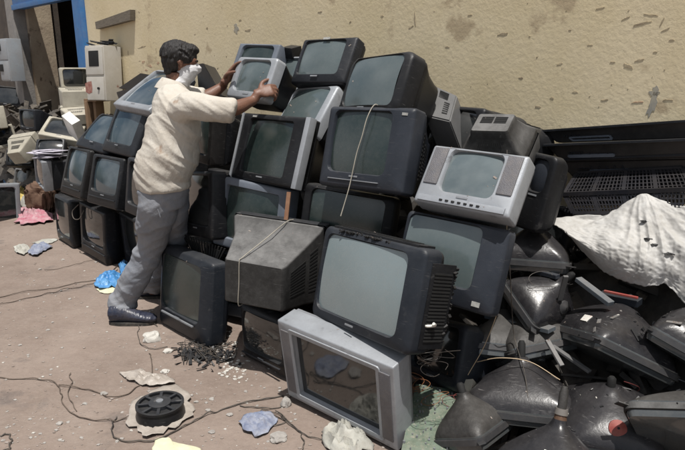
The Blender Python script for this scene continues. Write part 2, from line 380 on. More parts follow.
# marks, chips and cracks in the plaster (real wear, thin relief)
M['scar'] = mat('chipped plaster scar', (.24, .19, .13), .95, color2=(.50, .42, .28), nscale=16)
M['greysmear'] = mat('grey cement smear', (.28, .27, .24), .9, color2=(.42, .38, .29), nscale=25)
M['redmark'] = mat('faded red paint', (.42, .25, .17), .9, color2=(.50, .38, .25), nscale=40)
def blot(bm, px, py, rx, ry, ang=0, seed=0, S=4.5844):
    c = at(px, py, S); n = 26; ex = -WALLDIR; vs = []; k = c.y / FPX * .58
    for i in range(n):
        a = 2 * math.pi * i / n; r = 1 + .8 * noise.noise(V((math.cos(a) * 1.5, math.sin(a) * 1.5, seed * 7.3))) + .45 * noise.noise(V((math.cos(a) * 5, math.sin(a) * 5, seed * 3.3)))
        x, z = rx * r * math.cos(a), ry * r * math.sin(a); x, z = x * math.cos(ang) - z * math.sin(ang), x * math.sin(ang) + z * math.cos(ang)
        vs.append(c + (ex * x * 1.25 + V((0, 0, 1)) * z) * k)
    nrm = V((-.7071, -.7071, 0)); hull = [bm.verts.new(v + nrm * .0006) for v in vs]; bk = [bm.verts.new(v - nrm * .03) for v in vs]
    bm.faces.new(hull)
    for i in range(n): bm.faces.new((hull[i], bk[i], bk[(i + 1) % n], hull[(i + 1) % n]))
bm = bmesh.new()
for i, a in enumerate([(415, 20, 1.2, 9, .1), (411, 27, 4, 1.2, .5), (503, 34, 6, 1.3, .1), (640, 24, 12, 1.2, .25), (626, 18, 4, 1, .5), (652, 15, 9, .9, -.2), (662, 22, 1, 6, -.3), (628, 66, 6, 2.6, -.5), (560, 64, 4, 1.2, .3), (575, 92, 4, 1.5, 0), (640, 60, 5, 1.5, .3), (590, 45, 3, 1, 0), (447, 47, 3, 1.1, 0), (521, 78, 3, 1.1, 0), (538, 107, 4, 1.6, 0), (552, 98, 2.5, 1.5, 0),
                        (605, 100, 4, 1, .2), (672, 40, 3, 1.2, 0), (665, 30, 5, 1, .5), (570, 30, 2, .8, 0), (612, 62, 3, 1, 0), (142, 47, 12, .7, .15), (156, 50, .7, 4, 0), (128, 53, .7, 4, 0), (240, 20, 3, 1, .2), (207, 28, 2, 1, 0), (248, 30, 6, 1.2, .1), (382, 16, 2, 1.5, 0), (320, 12, 3, 1, 0), (470, 15, 3, .9, 0), (350, 22, 2, .8, .5), (600, 8, 5, 1, .2), (655, 52, 3, 1, .1), (668, 100, 6, 1, 0)]):
    blot(bm, *a, seed=i)
for i in range(22): blot(bm, random.uniform(215, 684), random.uniform(2, 120), random.uniform(.3, 1.1), random.uniform(.2, .6), random.uniform(-.5, .5), seed=i + 50)
for i in range(14): blot(bm, random.uniform(125, 240), random.uniform(4, 80), random.uniform(.5, 2), random.uniform(.4, .9), random.uniform(-.5, .5), seed=i + 150)
pchild(link('plaster_chips', bm, 'scar', smooth=0), yard)
bm = bmesh.new(); blot(bm, 652, 104, 5, 17, -.15, seed=3); blot(bm, 655, 92, 7, 6, .3, 8); blot(bm, 236, 28, 6, 8, .2, 9)
pchild(link('cement_smear', bm, 'greysmear', smooth=0), yard)
bm = bmesh.new()
for i, a in enumerate([(143, 62, 4, 2, .3), (150, 66, 6, 1.6, -.2), (158, 63, 3, 2, .5), (638, 102, 6, 1.2, .1), (146, 70, 4, 1, 0)]): blot(bm, *a, seed=i + 20)
pchild(link('red_paint_marks', bm, 'redmark', smooth=0), yard)
# blue door frame, lintel, pillar, inner walls
fr = empty('blue_door_frame', US(9.4, 4.6, 0), 'blue painted steel frame round the dark shop doorway at left', 'door frame'); bpy.context.view_layer.update()
bm = bmesh.new(); wbox(bm, 7.67, 7.90, 4.5, 4.75, 0, 3.2, .01); pchild(link('jamb', bm, 'bluepaint'), fr)
bm = bmesh.new(); wbox(bm, 7.902, 10.05, 4.5, 4.72, 2.42, 3.1, .01); pchild(link('lintel', bm, 'bluepaint'), fr)
bm = bmesh.new(); wbox(bm, 7.902, 10.05, 4.47, 4.498, 2.40, 2.47, .005); pchild(link('drip_strip', bm, 'bluepaint'), fr)
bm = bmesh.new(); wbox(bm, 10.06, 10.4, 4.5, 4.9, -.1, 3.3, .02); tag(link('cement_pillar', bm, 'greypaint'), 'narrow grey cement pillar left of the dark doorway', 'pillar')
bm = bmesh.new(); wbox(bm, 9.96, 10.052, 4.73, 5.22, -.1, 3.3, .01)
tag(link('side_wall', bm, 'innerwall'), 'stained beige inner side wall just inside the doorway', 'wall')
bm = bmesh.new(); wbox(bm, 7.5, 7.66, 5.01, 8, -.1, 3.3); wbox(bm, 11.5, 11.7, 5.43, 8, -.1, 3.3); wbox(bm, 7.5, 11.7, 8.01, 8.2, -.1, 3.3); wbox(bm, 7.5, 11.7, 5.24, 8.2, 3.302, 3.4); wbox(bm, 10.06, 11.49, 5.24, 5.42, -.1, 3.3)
tag(link('dark_room', bm, 'darkwall', smooth=0), 'dark back room seen through the shop doorway', 'room')
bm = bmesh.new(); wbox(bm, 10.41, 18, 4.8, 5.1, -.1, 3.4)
tag(link('neighbouring_wall', bm, 'darkwall', smooth=0), 'dark brown wall beyond the pillar at the left edge', 'wall')
M['oldwood'] = mat('weathered grey wood', (.20, .17, .13), .85, color2=(.11, .095, .075), nscale=12, stretch=(1, 1, 8), bump=.003, bscale=40)
bm = bmesh.new(); a = [at(95, 22, 4.5), at(130, 9.5, 4.5), at(130, 20, 4.5), at(96, 29, 4.5)]; hull8(bm, a, [p + V((.045, .045, 0)) for p in a])
tag(link('wooden_plank', bm, 'oldwood', smooth=0), 'short weathered wooden plank fixed aslant high on the ochre wall', 'plank')
# ------------------------------------------------------------------ dark scrap heaps
M['scrap'] = mat('dark scrap', (.008, .008, .008), .7, color2=(.018, .017, .016), nscale=9, bump=.006, bscale=18, dust=.08, topdust=.08)
M['scrapmix'] = mat('mixed scrap', (.022, .02, .018), .85, color2=(.06, .055, .046), nscale=7, bump=.01, bscale=18, dust=.3)
def heap(name, U0, U1, S0, S1, hf, m, label, nshard, shard, seed):
    rnd = random.Random(seed); bm = bmesh.new(); n1, n2 = 46, 36; g = []
    for j in range(n2 + 1):
        row = []
        for i in range(n1 + 1):
            U = U0 + (U1 - U0) * i / n1; S = S0 + (S1 - S0) * j / n2
            edge = min(i, n1 - i, 5) / 5; z = hf(U, S) * edge + .09 * noise.fractal(V((U * 5, S * 5, seed)), 1, 2, 4) * edge - .03
            row.append(bm.verts.new(US(U, S, z)))
        g.append(row)
    for j in range(n2):
        for i in range(n1): bm.faces.new((g[j][i], g[j][i + 1], g[j + 1][i + 1], g[j + 1][i]))
    for k in range(nshard):
        U, S = rnd.uniform(U0 + .1, U1 - .1), rnd.uniform(S0 + .1, S1 - .05); p = US(U, S, hf(U, S) + rnd.uniform(-.04, .05))
        rot = Euler((rnd.uniform(-.9, .9), rnd.uniform(-.9, .9), rnd.uniform(0, 6.3))).to_matrix()
        box(bm, p, (shard * rnd.uniform(.5, 1.6), shard * rnd.uniform(.2, .8), rnd.uniform(.008, .04)), .003, rot)
    return tag(link(name, bm, m, smooth=30), label, 'scrap', kind='stuff')
heap('scrap_heap', -1.4, 1.78, 2.75, 4.58, lambda U, S: max(0, min(.62 if U < 1.32 else .5, (S - 3.0) * .42 + max(0, S - 3.85) * .7)), 'scrap', 'dark broken casings and circuit scrap under the picture tubes', 260, .16, 5)  # carries the tubes; raised under the tarpaulin as a dark backing for the shade
heap('scrap_heap', 1.74, 5.3, 3.35, 4.58, lambda U, S: max(.2, min(.85, (S - 3.3) * 2.4)), 'scrap', 'dark mound of casings added to keep the gaps between the stacked televisions black', 160, .2, 6)  # raised dark mound, stands in for shade in the gaps between televisions
heap('scrap_heap', 5.4, 10.3, 3.35, 4.9, lambda U, S: max(0, min(.95, (S - 3.2) * .95)), 'scrapmix', 'mixed scrap casings piled before the doorway at left', 260, .22, 8)
# ------------------------------------------------------------------ the stacked televisions
def P(k, dz=0, dS=0):
    x, y, z, ya, ti, ro, lw, lh = PO[k]
    return Matrix.Translation((x + dS / 2, y + dS / 2, z + dz)) @ Matrix.Rotation(ya, 4, 'Z') @ Matrix.Rotation(-ti, 4, 'X') @ Matrix.Rotation(ro, 4, 'Y')
M['cardb'] = mat('brown cardboard', (.16, .075, .04), .85, color2=(.22, .12, .07), nscale=12); M['stick1'] = mat('faded sticker', (.35, .35, .33), .7, color2=(.2, .2, .19), nscale=60); M['stick2'] = mat('rust coloured sticker', (.30, .10, .07), .7, color2=(.4, .3, .25), nscale=40)
def TV(k, label, **a):
    mw = a.pop('mw', None) or P(k)
    return television('television', mw, a.pop('W', math.exp(PO[k][6])), a.pop('H', math.exp(PO[k][7])), label, group=a.pop('group', 'televisions stacked against the wall'), **a)
TV('H', 'navy television with chalky smeared screen standing alone on the dirt by the man\'s shoe', bez='navy', shell='navy', scr='screen_green', sw=.74, sh=.66, ox=-.05, oz=.08, W=.56, H=.50, mw=P('H') @ Matrix.Translation((-.015, -.01, 0)), bow=.025, strip=(-.05, -.30, .62, .02), stripcol='dullsilver', D=.20, rw=.8, rh=.8, front=.12, rz=0, buttons=0, rad=.03)
TV('G0', 'wide silver flat-fronted television frame with black screen leaning at the very front of the pile', bez='silver', shell='dullsilver', scr='screen_dark', sw=.72, sh=.78, oz=0, ox=0, rad=.006, srad=.006, bulge=.002, frame2='silver', D=.2, front=.11, ch=.006, vents='', grille=(.43, .085, .80, 0))
TV('E0', 'black television with curved front on the ground under the tied grey casing', bez='black', shell='black', scr='screen_dark', bow=.03, oz=.08, sh=.66, strip=(0, -.33, .8, .02), stripcol='charcoal')
TV('F1', 'dark blue television with pale dusty screen and broken side resting on the silver frame', W=.63, H=.42, bez='navy', shell='brownblack', scr='screen_pale', sw=.80, sh=.80, ox=-.035, oz=.02, bow=.02, rad=.03, srad=.035, D=.30, vents='top right', front=.12)
TV('F2', 'black television half hidden behind the dark blue one with a string across it', mw=P('F2', dS=.04), bez='black', shell='black', scr='screen_green', rad=.03, bow=.02)
TV('F3', 'large blue-grey square television with dark green screen and a string hanging down its face', W=.50, H=.39, bez='bluegrey', shell='bluegrey', scr='screen_green', sticker=(.40, .42, .03, .012, 2, 'stick1'), sw=.66, sh=.74, ox=-.07, oz=.07, rad=.015, ch=.018, vents='right', knob=False, strip=(-.07, -.40, .6, .012), stripcol='dullsilver')
TV('F4', 'round-shouldered black television with sky in its screen topping the middle stack', mw=P('F4') @ Matrix.Translation((-.02, 0, 0)), bez='black', shell='black', scr='screen_grey', W=.47, H=.30, sw=.80, sh=.80, oz=.03, bow=.035, rad=.04, srad=.03, D=.32, rw=.72, rh=.75, vents='top', front=.13)
TV('E2', 'blue-silver television with dark screen behind the tied grey casing', bez='bluesilver', shell='charcoal', scr='screen_green', sw=.72, sh=.74, oz=.02, rad=.008, srad=.01)
TV('E2b', 'blue-grey television at the bottom behind the tied grey casing', bez='bluesilver', shell='charcoal', scr='screen_green')
TV('E3', 'black television with silver side trims in front of the man\'s forearm', bez='black', shell='black', scr='screen_green', sticker=(-.30, .455, .04, .01, 0, 'stick1'), sw=.66, sh=.78, ox=-.03, oz=.02, rad=.008, srad=.012)
TV('E4', 'television with bright silver side posts and pale screen directly below the top dark one', W=.42, H=.32, bez='silver', shell='charcoal', scr='screen_grey', sw=.84, sh=.86, oz=.0, ox=-.03, bow=.02)
TV('E5', 'dark grey television with sky-lit screen crowning the left middle stack', sticker=(-.02, .455, .05, .014, 0, 'stick1'), bez='charcoal', shell='charcoal', scr='screen_grey', sw=.74, sh=.72, ox=-.04, oz=.06, bow=.015, rad=.012, srad=.02, W=.40, H=.28, vents='top right', D=.25)
TV('D3', 'small silver television gripped between the man\'s two hands', bez='silver', shell='black', scr='screen_grey', sw=.74, sh=.72, oz=.05, rad=.02, D=.24, front=.07, rw=.8, rh=.8, vents='')
TV('D4', 'bluish grey television behind and above the one in the man\'s hands', bez='bluesilver', shell='dullsilver', scr='screen_green', sw=.76, sh=.72, rad=.006, D=.22, vents='', front=.1)
TV('D2', 'black television beside the man\'s chest below the one he holds', bez='brownblack', shell='black', scr='screen_green', oz=.06)
TV('D1', 'black television level with the man\'s shirt hem', bez='black', shell='black', scr='screen_dark')
TV('D0', 'black television on the ground behind the man\'s knees', bez='black', shell='brownblack', scr='screen_dark')
TV('G1', 'blue-black television low at the right of the stacks behind the green board', bez='navy', shell='navy', scr='screen_dark', rad=.03, ch=.02)
TV('G2', 'big blue-grey television with pale green screen under the silver one', bez='bluegrey', shell='bluegrey', scr='screen_grey', sticker=(.35, -.40, .035, .02, 0, 'stick1'), sw=.72, sh=.72, ox=-.09, oz=.1, rad=.02, srad=.03, bow=.02, D=.34)
TV('G3', 'silver television with a speaker panel each side and clouds mirrored in its screen', bez='silver', shell='dullsilver', scr='screen_cloud', sw=.54, sh=.70, ox=0, oz=.1, rad=.01, strip=(0, -.42, .9, .10), stripcol='silver', buttons=7, grille=(.385, .15, .62, .04), D=.3, vents='top')
TV('C2', 'dark television tilted back with pale screen on the far left stacks beside the man', W=.54, H=.42, bez='charcoal', shell='charcoal', scr='screen_blue', sw=.74, sh=.74, oz=.07, rad=.025, srad=.02, bow=.02)
TV('C1', 'dark television tilted far back at the left end of the upper row', W=.50, H=.36, bez='charcoal', shell='charcoal', scr='screen_blue', sw=.78, sh=.72, oz=.07, bow=.03, rad=.03)
TV('C3', 'large pale silver television lying tilted behind the man\'s back', bez='silver', shell='dullsilver', scr='screen_blue', sw=.88, sh=.86, rad=.012, front=.05, D=.25)
TV('B1', 'black television at the left end of the middle row', bez='brownblack', shell='black', scr='screen_blue', sh=.68, oz=.1, strip=(0, -.36, .8, .02), stripcol='charcoal')
TV('B2', 'glossy black television in the middle row with blue tinted screen', bez='black', shell='black', scr='screen_blue', sh=.66, oz=.1, strip=(0, -.34, .84, .02), stripcol='charcoal')
TV('B3', 'dark television in the middle row half hidden by the man\'s trousers', bez='charcoal', shell='black', scr='screen_dark', sw=.8)
TV('A1', 'black television at the left end of the bottom row on the dirt', bez='black', shell='black', scr='screen_dark', bow=.025, rad=.03)
TV('A2', 'black square television in the bottom row with a wire loop on its front', bez='black', shell='black', scr='screen_dark', sh=.66, oz=.1, strip=(0, -.34, .9, .02), stripcol='charcoal', rad=.008)
TV('A3', 'black television with dusty pale top in the bottom row behind the trouser leg', bez='charcoal', shell='dusty', scr='screen_dark', rad=.01)
# the casing seen from behind, tied with string
e1 = television('television', pose((-.32, 3.124, .583), 161.4, -.1, -3.4), .52, .416, 'dusty grey television turned back to front and tied with pale string', group='televisions stacked against the wall', D=.363, rw=.62, rh=.56, rz=-.138, shell='dusty', bez='charcoal', vents='left', front=.07, rad=.008, mid=.35)
M['string'] = mat('pale string', (.26, .24, .20), .9); M['cable'] = mat('black cable', (.012, .011, .011), .6, dust=.3); M['browncable'] = mat('brown cable', (.045, .03, .022), .7, dust=.3)
M['wire'] = mat('grey wire', (.10, .09, .085), .6)
def cord(name, pts, r, m, label, cat='cable', group=None, k=8, n=5):
    bm = bmesh.new(); tube(bm, cr(pts, k), r, n); return tag(link(name, bm, m, smooth=80), label, cat, group)
bpy.context.view_layer.update(); E1m = e1.matrix_world
cord('string', [E1m @ V(p) for p in ((-.07, .05, .42), (-.05, .10, .415), (.01, .22, .345), (.07, .345, .277), (.075, .367, .262), (.075, .369, .15), (.078, .368, .035), (.075, .33, .02))], .0028, 'string', 'pale string tied round the dusty casing', 'string')
F3m = P('F3')
cord('string', [F3m @ V(p) for p in ((.02, .06, .20), (.015, .01, .205), (.01, -.022, .14), (.0, -.026, .05), (-.015, -.026, -.03), (-.02, -.028, -.12), (-.025, -.03, -.2), (-.03, -.05, -.33))], .0028, 'string', 'grey string hanging over the large blue-grey television', 'string')
# silver posts beside the E3 and E4 screens
def posts(key, fr, wd, m='silver', s=(-1, 1), dz=0):
    t = [o for o in bpy.data.objects if o.get('label') and key in o['label']][0]; W_ = fr
    for q in s:
        bm = bmesh.new(); box(bm, (q * (W_[0] / 2 + .002), .020, W_[1] / 2), (wd, .05, W_[1] * 1.0), .006); link('side_trim', bm, m, t, 30)
w3, h3 = math.exp(PO['E3'][6]), math.exp(PO['E3'][7]); posts('silver side trims', (w3, h3), .016, 'silver', (-1,)); posts('silver side trims', (w3, h3), .036, 'silver', (1,))
bpy.context.view_layer.update()

# ------------------------------------------------------------------ other televisions, monitors and casings
L = television
L('television', pose(at(-10, 210, 2.42) , 50, 4, 6), .62, .54, 'grey-framed television cut by the left picture edge, pink rag mirrored in it', bez='dullsilver', shell='dullsilver', scr='screen_dark', sw=.84, sh=.84, oz=.0, rad=.006, front=.08)
L('television', pose(PO['L2'][:3], -52, 0, 8), .38, .32, 'dark television with silver rim sitting on a brown sack under papers', bez='dullsilver', shell='charcoal', scr='screen_dark', sw=.86, sh=.84, oz=0, rad=.008, rw=.85, rh=.85, rz=0)
grp = 'old computer monitors heaped before the doorway'
def monitor(mw, W, H, label, c='beige', **a):
    return television('computer_monitor', mw, W, H, label, cat='monitor', group=grp, bez=c, shell=c, scr=a.pop('scr', 'screen_dark'), D=a.pop('D', .30), sw=.8, sh=.74, oz=.05, rad=.012, vents='top', **a)
monitor(P('GM'), .29, .25, 'small grey monitor standing on the dirt by the blue bag', 'grey')
monitor(pose(at(76, 79, 4.25), 32, 3, 0), .34, .27, 'off-white monitor on top of the stack in the doorway beside the metal cabinet')
monitor(pose(at(75, 98, 4.2), 205, 0, 0), .36, .27, 'off-white monitor turned backwards under the top one in the doorway', D=.34, rw=.8, rh=.8)
monitor(pose(at(27, 120, 3.6), -28, 3, 0), .30, .26, 'black monitor among beige casings below the doorway', 'charcoal')
monitor(pose(at(6, 117, 3.5), 120, 4, 5), .36, .28, 'beige monitor at the left edge beside the black one', 'beige')
monitor(pose(at(4, 137, 3.4), 60, 10, -8), .34, .28, 'yellowed beige monitor casing at the left edge lowest of the heap', 'beige')
monitor(pose(at(31, 142, 3.5), 165, 30, 10), .38, .28, 'cream monitor lying on its face under the black monitor', 'beige')
monitor(pose(at(63, 128, 3.75), 20, 55, 20), .44, .34, 'cream monitor front lying tilted up below the doorway stack', 'beige', D=.2)
monitor(pose(at(78, 112, 4.1), 200, 15, 4), .36, .2, 'dusty cream casing wedged under the doorway stack', 'beige', D=.25)
monitor(pose(at(40, 92, 5.0), -20, 0, 0), .5, .4, 'dark monitor in shade just inside the doorway', 'navy')
monitor(pose(at(6, 96, 4.3), 10, 20, 6), .44, .32, 'dark dusty monitor under the metal cabinet at the left edge', 'brownblack')
monitor(pose(at(20, 158, 3.3), 20, 20, 6), .3, .2, 'black monitor lying in shade below the cream casings', 'black')
monitor(pose(at(50, 146, 3.4), 10, 40, 0), .3, .2, 'dark grey monitor beside the papers', 'charcoal')
bm = bmesh.new(); box(bm, at(74.5, 127, 3.6), (.20, .10, .26), .01, Euler((.5, .45, -.6)).to_matrix()); tag(link('white_box', bm, 'white'), 'small white box lying tilted on the cream monitor front', 'box')
# picture tube: a glass face, a rim band and a funnel with neck
M['funnel'] = mat('graphite coated glass', (.007, .007, .009), .24, color2=(.017, .016, .018), nscale=4, dust=.08, topdust=.09, dustcol=(.18, .17, .165), bump=.0008, bscale=60, scratch=.5, coat=.05, spec=.35, spots=(.040, .040, .042), spotscale=7, spotpos=.62)
M['funnel2'] = mat('dusty graphite glass', (.014, .0135, .013), .36, color2=(.028, .026, .025), nscale=4, dust=.15, topdust=.2, spec=.25, dustcol=(.18, .172, .162), bump=.0015, bscale=60)
M['tubeglass'] = mat('grey tube glass', (.045, .052, .056), .15, dust=.1, coat=.4); M['band'] = mat('tension band', (.030, .031, .034), .5, metal=.2, dust=.08)
M['red'] = mat('red rubber cup', (.26, .028, .022), .6, color2=(.20, .05, .04), dust=.2); M['copper'] = mat('copper windings', (.09, .05, .03), .6, metal=.3, nscale=60); M['paper'] = mat('white label', (.62, .60, .55), .8, spots=(.5, .1, .08), spotscale=30, spotpos=.56)
M['whitepl'] = mat('white clamp', (.55, .54, .5), .6); M['collar'] = mat('dull collar', (.12, .11, .10), .6)
def prof(s):                   # funnel half-width against height: full shoulder, then a throat
    T = [1, .985, .955, .91, .85, .775, .69, .60, .50, .39, .28, .17, .08, .03, 0]; x = s * 14; i = min(13, int(x)); return T[i] + (T[i + 1] - T[i]) * (x - i)
def crt(p, axis, W, H, D, label, spin=0, full=1.0, m='funnel', cup=None, yoke=True, lab=None, neck=.12, bandc='band'):
    axis = V(axis).normalized(); q = axis.to_track_quat('Z', 'Y').to_matrix().to_4x4() @ Matrix.Rotation(R(spin), 4, 'Z')
    t = empty('picture_tube', Matrix.Translation(p) @ q, label, 'picture tube', 'bare picture tubes heaped at the right')
    def ring(w_, h_, r_, z, rot=0): return [V((v.x, v.z, z)) for v in rr(w_, h_, r_, n=6)]
    bm = bmesh.new(); loft(bm, [ring(W * s, H * s, .03 * s + .002, -.035 - .02 * (1 - s * s)) for s in (.15, .4, .7, .9, .97)] + [ring(W, H, .035, -.02), ring(W, H, .035, .02)], True, False); link('glass_face', bm, 'tubeglass', t, 50)
    bm = bmesh.new(); loft(bm, [ring(W + .006, H + .006, .038, -.014), ring(W + .018, H + .018, .04, -.012), ring(W + .018, H + .018, .04, .012), ring(W + .004, H + .004, .038, .014)])
    for sx in (-1, 1):
        for sy in (-1, 1): box(bm, (sx * (W / 2 + .006), sy * (H / 2 + .006), 0), (.045, .028, .004), .001, Matrix.Rotation(R(45 * sx * sy), 3, 'Z'))
    link('tension_band', bm, bandc, t, 40)
    bm = bmesh.new(); rings = []; N = 14
    for i in range(N + 1):
        s = i / N; k = prof(s)
        k = k ** full; w_ = .05 + (W - .05) * k; h_ = .05 + (H - .05) * k; r_ = .035 + (min(w_, h_) / 2 - .036) * min(1, s * 1.25)
        rings.append(ring(w_ * .995, h_ * .995, max(r_, .02), .014 + (D - .014) * (s ** .95)))
    loft(bm, rings, False, True); fn = link('funnel', bm, m, t, 60)
    bm = bmesh.new(); tube(bm, [V((0, 0, D - .01)), V((0, 0, D + neck * .8)), V((0, 0, D + neck))], [.0165, .0165, .010], 14); link('neck', bm, 'funnel2' if yoke else 'slot', t, 50)
    if yoke:
        bm = bmesh.new(); tube(bm, [V((0, 0, D - .035)), V((0, 0, D - .015)), V((0, 0, D + .02))], [.030, .026, .020], 14); link('yoke_winding', bm, 'copper', t, 30)
        bm = bmesh.new(); tube(bm, [V((0, 0, D + .018)), V((0, 0, D + .04))], [.025, .022], 12); link('yoke_collar', bm, 'collar', t, 30)
    if cup:
        s = cup[0]; lv = q.to_3x3().inverted() @ V(cup[1]); a = math.atan2(lv.y, lv.x); k = prof(s) ** full; rx, ry = (.05 + (W - .05) * k) / 2, (.05 + (H - .05) * k) / 2
        f = 1 / max(abs(math.cos(a)) / rx, abs(math.sin(a)) / ry); c0 = V((math.cos(a) * f, math.sin(a) * f, .014 + (D - .014) * s ** .95)); nrm = V((math.cos(a), math.sin(a), .75)).normalized()
        bm = bmesh.new(); tube(bm, [c0 - nrm * .02, c0 + nrm * .004, c0 + nrm * .008, c0 + nrm * .016], [.034, .032, .020, .008], 18); cp = link('anode_cup', bm, cup[2], t, 60)
        bm = bmesh.new(); tube(bm, [c0 + nrm * .014, c0 + nrm * .018], .005, 8); link('contact', bm, 'slot', cp, 60)
    if lab:
        s = lab[0]; lv = q.to_3x3().inverted() @ V(lab[1]); a = math.atan2(lv.y, lv.x)
        def fp(s, a):
            k = prof(s) ** full; rx, ry = (.05 + (W - .05) * k) / 2, (.05 + (H - .05) * k) / 2; f = 1 / max(abs(math.cos(a)) / rx, abs(math.sin(a)) / ry); return V((math.cos(a) * f, math.sin(a) * f, .014 + (D - .014) * s ** .95))
        a_ = [fp(s, a - .13), fp(s, a + .13), fp(s + .15, a + .17), fp(s + .15, a - .17)]; n_ = (a_[1] - a_[0]).cross(a_[3] - a_[0]).normalized(); n_ = n_ if n_.z > 0 else -n_
        bm = bmesh.new(); hull8(bm, [v - n_ * .004 for v in a_], [v + n_ * .003 for v in a_]); link('paper_label', bm, 'paper', t, 0)
    return t
crt(at(607, 350, 3.60), (.38, .26, .74), .50, .38, .22, 'largest bare picture tube, dark and glossy with a torn white label, at the right', spin=-34, full=.55, lab=(.22, (-.9, -.35, 0)), yoke=False, neck=.05)
crt(gr(521, 408, .13), (.03, .30, .9), .46, .36, .22, 'dark picture tube with neck straight up in front of the black cabinet', spin=-14, full=.85, neck=.07, yoke=False)
crt(gr(608, 424, .17), (-.03, .0, .9), .44, .36, .17, 'picture tube with a red rubber cup near the bottom edge', spin=-20, full=.7, cup=(.46, (-.25, -1, 0), 'red'), yoke=False, neck=.04)
crt(gr(552, 474, .12), (.16, .28, .9), .36, .28, .20, 'picture tube with a red and white label at the bottom edge', spin=-16, lab=(.3, (-.6, -.9, 0)))
crt(gr(474, 430, .10), (-.25, .3, .8), .28, .24, .16, 'small picture tube tangled in wires beside the green board', spin=8, m='funnel2', yoke=False, neck=.04)
crt(at(533, 262, 3.75), (.05, .22, .95), .34, .26, .20, 'upright picture tube with shiny neck under the tarpaulin edge', spin=-10, yoke=False, neck=.12)
crt(at(538, 306, 3.6), (.48, -.30, .75), .34, .27, .19, 'tilted picture tube with a grey cup below the upright one', spin=-26, cup=(.5, (.5, -.8, 0), 'band'), yoke=False, neck=.05)
crt(at(690, 352, 3.75), (.45, .1, .8), .44, .34, .22, 'picture tube with a red cup cut by the right picture edge', spin=-46, full=.6, cup=(.3, (-.5, -.6, 0), 'red'), yoke=False)
crt(at(503, 352, 3.35), (.1, .5, .8), .34, .26, .2, 'dusty picture tube behind the black cabinet corner', m='funnel2', spin=10, yoke=False)
crt(at(535, 350, 3.45), (-.2, .5, .8), .34, .26, .2, 'dusty picture tube between the upright neck and the large tube', m='funnel2', spin=-10, yoke=False)
crt(gr(706, 428, .33), (.25, .75, .6), .46, .34, .15, 'flat grey dusty picture tube at the bottom right corner', m='funnel2', spin=-20, yoke=False, bandc='dusty', neck=.02)
# dark casings at the right of the stacks
L('television', pose(at(500, 163, 3.6), 146, -60, 3), .32, .26, 'grey television housing with slotted back standing on its face behind the silver one', bez='grey', shell='dusty', D=.24, rw=.55, rh=.55, vents='bottom rear', rad=.01)
L('television', pose(at(533, 192, 3.62), -60, 12, 3), .17, .36, 'dark television with pale side panel beside the slotted grey housing', bez='black', shell='black', D=.13, rw=.8, rh=.8, front=.06, rad=.03, sw=.55, sh=.4, oz=.22, scr='bluegrey')
L('television', pose(at(530, 238, 4.1), -40, 12, 3), .40, .40, 'black television in deep shade behind the upright tube', bez='black', shell='black', scr='screen_dark')
L('television', pose(at(445, 140, 3.55), -60, 20, 0), .42, .36, 'black television in shade under the small grey casing', bez='black', shell='black', scr='screen_dark')
L('television', pose(at(480, 150, 3.95), -60, 10, 6), .42, .42, 'black round-cornered television behind the small grey casing', bez='black', shell='black', rad=.08, rw=.9, rh=.9, scr='screen_dark')
def casing(pts, dep, m, name, label, cat='casing'):
    t = empty(name, sum((V(p) for p in pts), V()) / 4, label, cat); bpy.context.view_layer.update()
    bm = bmesh.new(); hull8(bm, pts, [V(p) + V(dep) for p in pts]); bmesh.ops.bevel(bm, geom=bm.edges[:], offset=.006, segments=2, affect='EDGES'); pchild(link('shell', bm, m), t)
    return t, [V(p) for p in pts]
t, q = casing([at(432, 84, 3.62), at(457, 95, 3.62), at(450, 121, 3.4), at(424, 115, 3.4)], (.09, .03, -.20), 'grey', 'small_casing', 'small grey casing with slots and a round hole, topmost beside the round-shouldered television')
bm = bmesh.new()
def bil(u, v): return q[0].lerp(q[1], u).lerp(q[3].lerp(q[2], u), v)
up = (q[1] - q[0]).cross(q[3] - q[0]).normalized(); up = up if up.z > 0 else -up
for u0, v0, u1, v1 in ((.35, .1, .75, .35), (.62, .42, .85, .85)): patch_slots(bm, bil(u0, v0) + up * .003, bil(u1, v0) + up * .003, bil(u1, v1) + up * .003, bil(u0, v1) + up * .003, 6)
tube(bm, [bil(.22, .78) - up * .002, bil(.22, .78) + up * .004], .014, 12); pchild(link('vent_grille', bm, 'slot', smooth=0), t)
L('television', pose(at(288, 76, 3.5), -40, 22, 0), .26, .26, 'pale silver television peeping out between the held one and the top dark one', bez='silver', shell='silver', D=.2)
bm = bmesh.new(); box(bm, at(292, 52, 3.6), (.09, .09, .07), .01, Euler((.2, .1, -.7)).to_matrix()); tag(link('black_box', bm, 'black'), 'small black box behind the bluish television at the top of the pile', 'box')
bm = bmesh.new(); bar(bm, at(289, 192, 2.82), at(286, 220, 2.76), .022, .008); tag(link('cardboard_strip', bm, 'cardb', smooth=0), 'rust brown cardboard strip at the side of the blue-silver television', 'cardboard')
L('television', pose(US(3.85, 3.15, 1.02), -46, 14, 0), .46, .38, 'black television hidden behind the man\'s chest', group='televisions stacked against the wall', bez='black', shell='black', scr='screen_dark')
L('television', pose(US(3.7, 3.2, .68), -44, 6, 0), .50, .40, 'black television hidden behind the man\'s waist', group='televisions stacked against the wall', bez='black', shell='black', scr='screen_dark')
for px_, z_, S_, lb in ((137, 1.03, 4.15, 'black television under the leaning black cabinet fronts'), (140, .62, 4.1, 'black television two below the leaning black cabinet fronts'), (209, 1.06, 3.6, 'black television under the black pointed casing'), (209, .66, 3.6, 'black television two below the black pointed casing')):
    p_ = at(px_, 105, S_); L('television', pose((p_.x, p_.y, z_), -45, 5, 0), .50, .39, lb, bez='black', shell='black', scr='screen_dark')
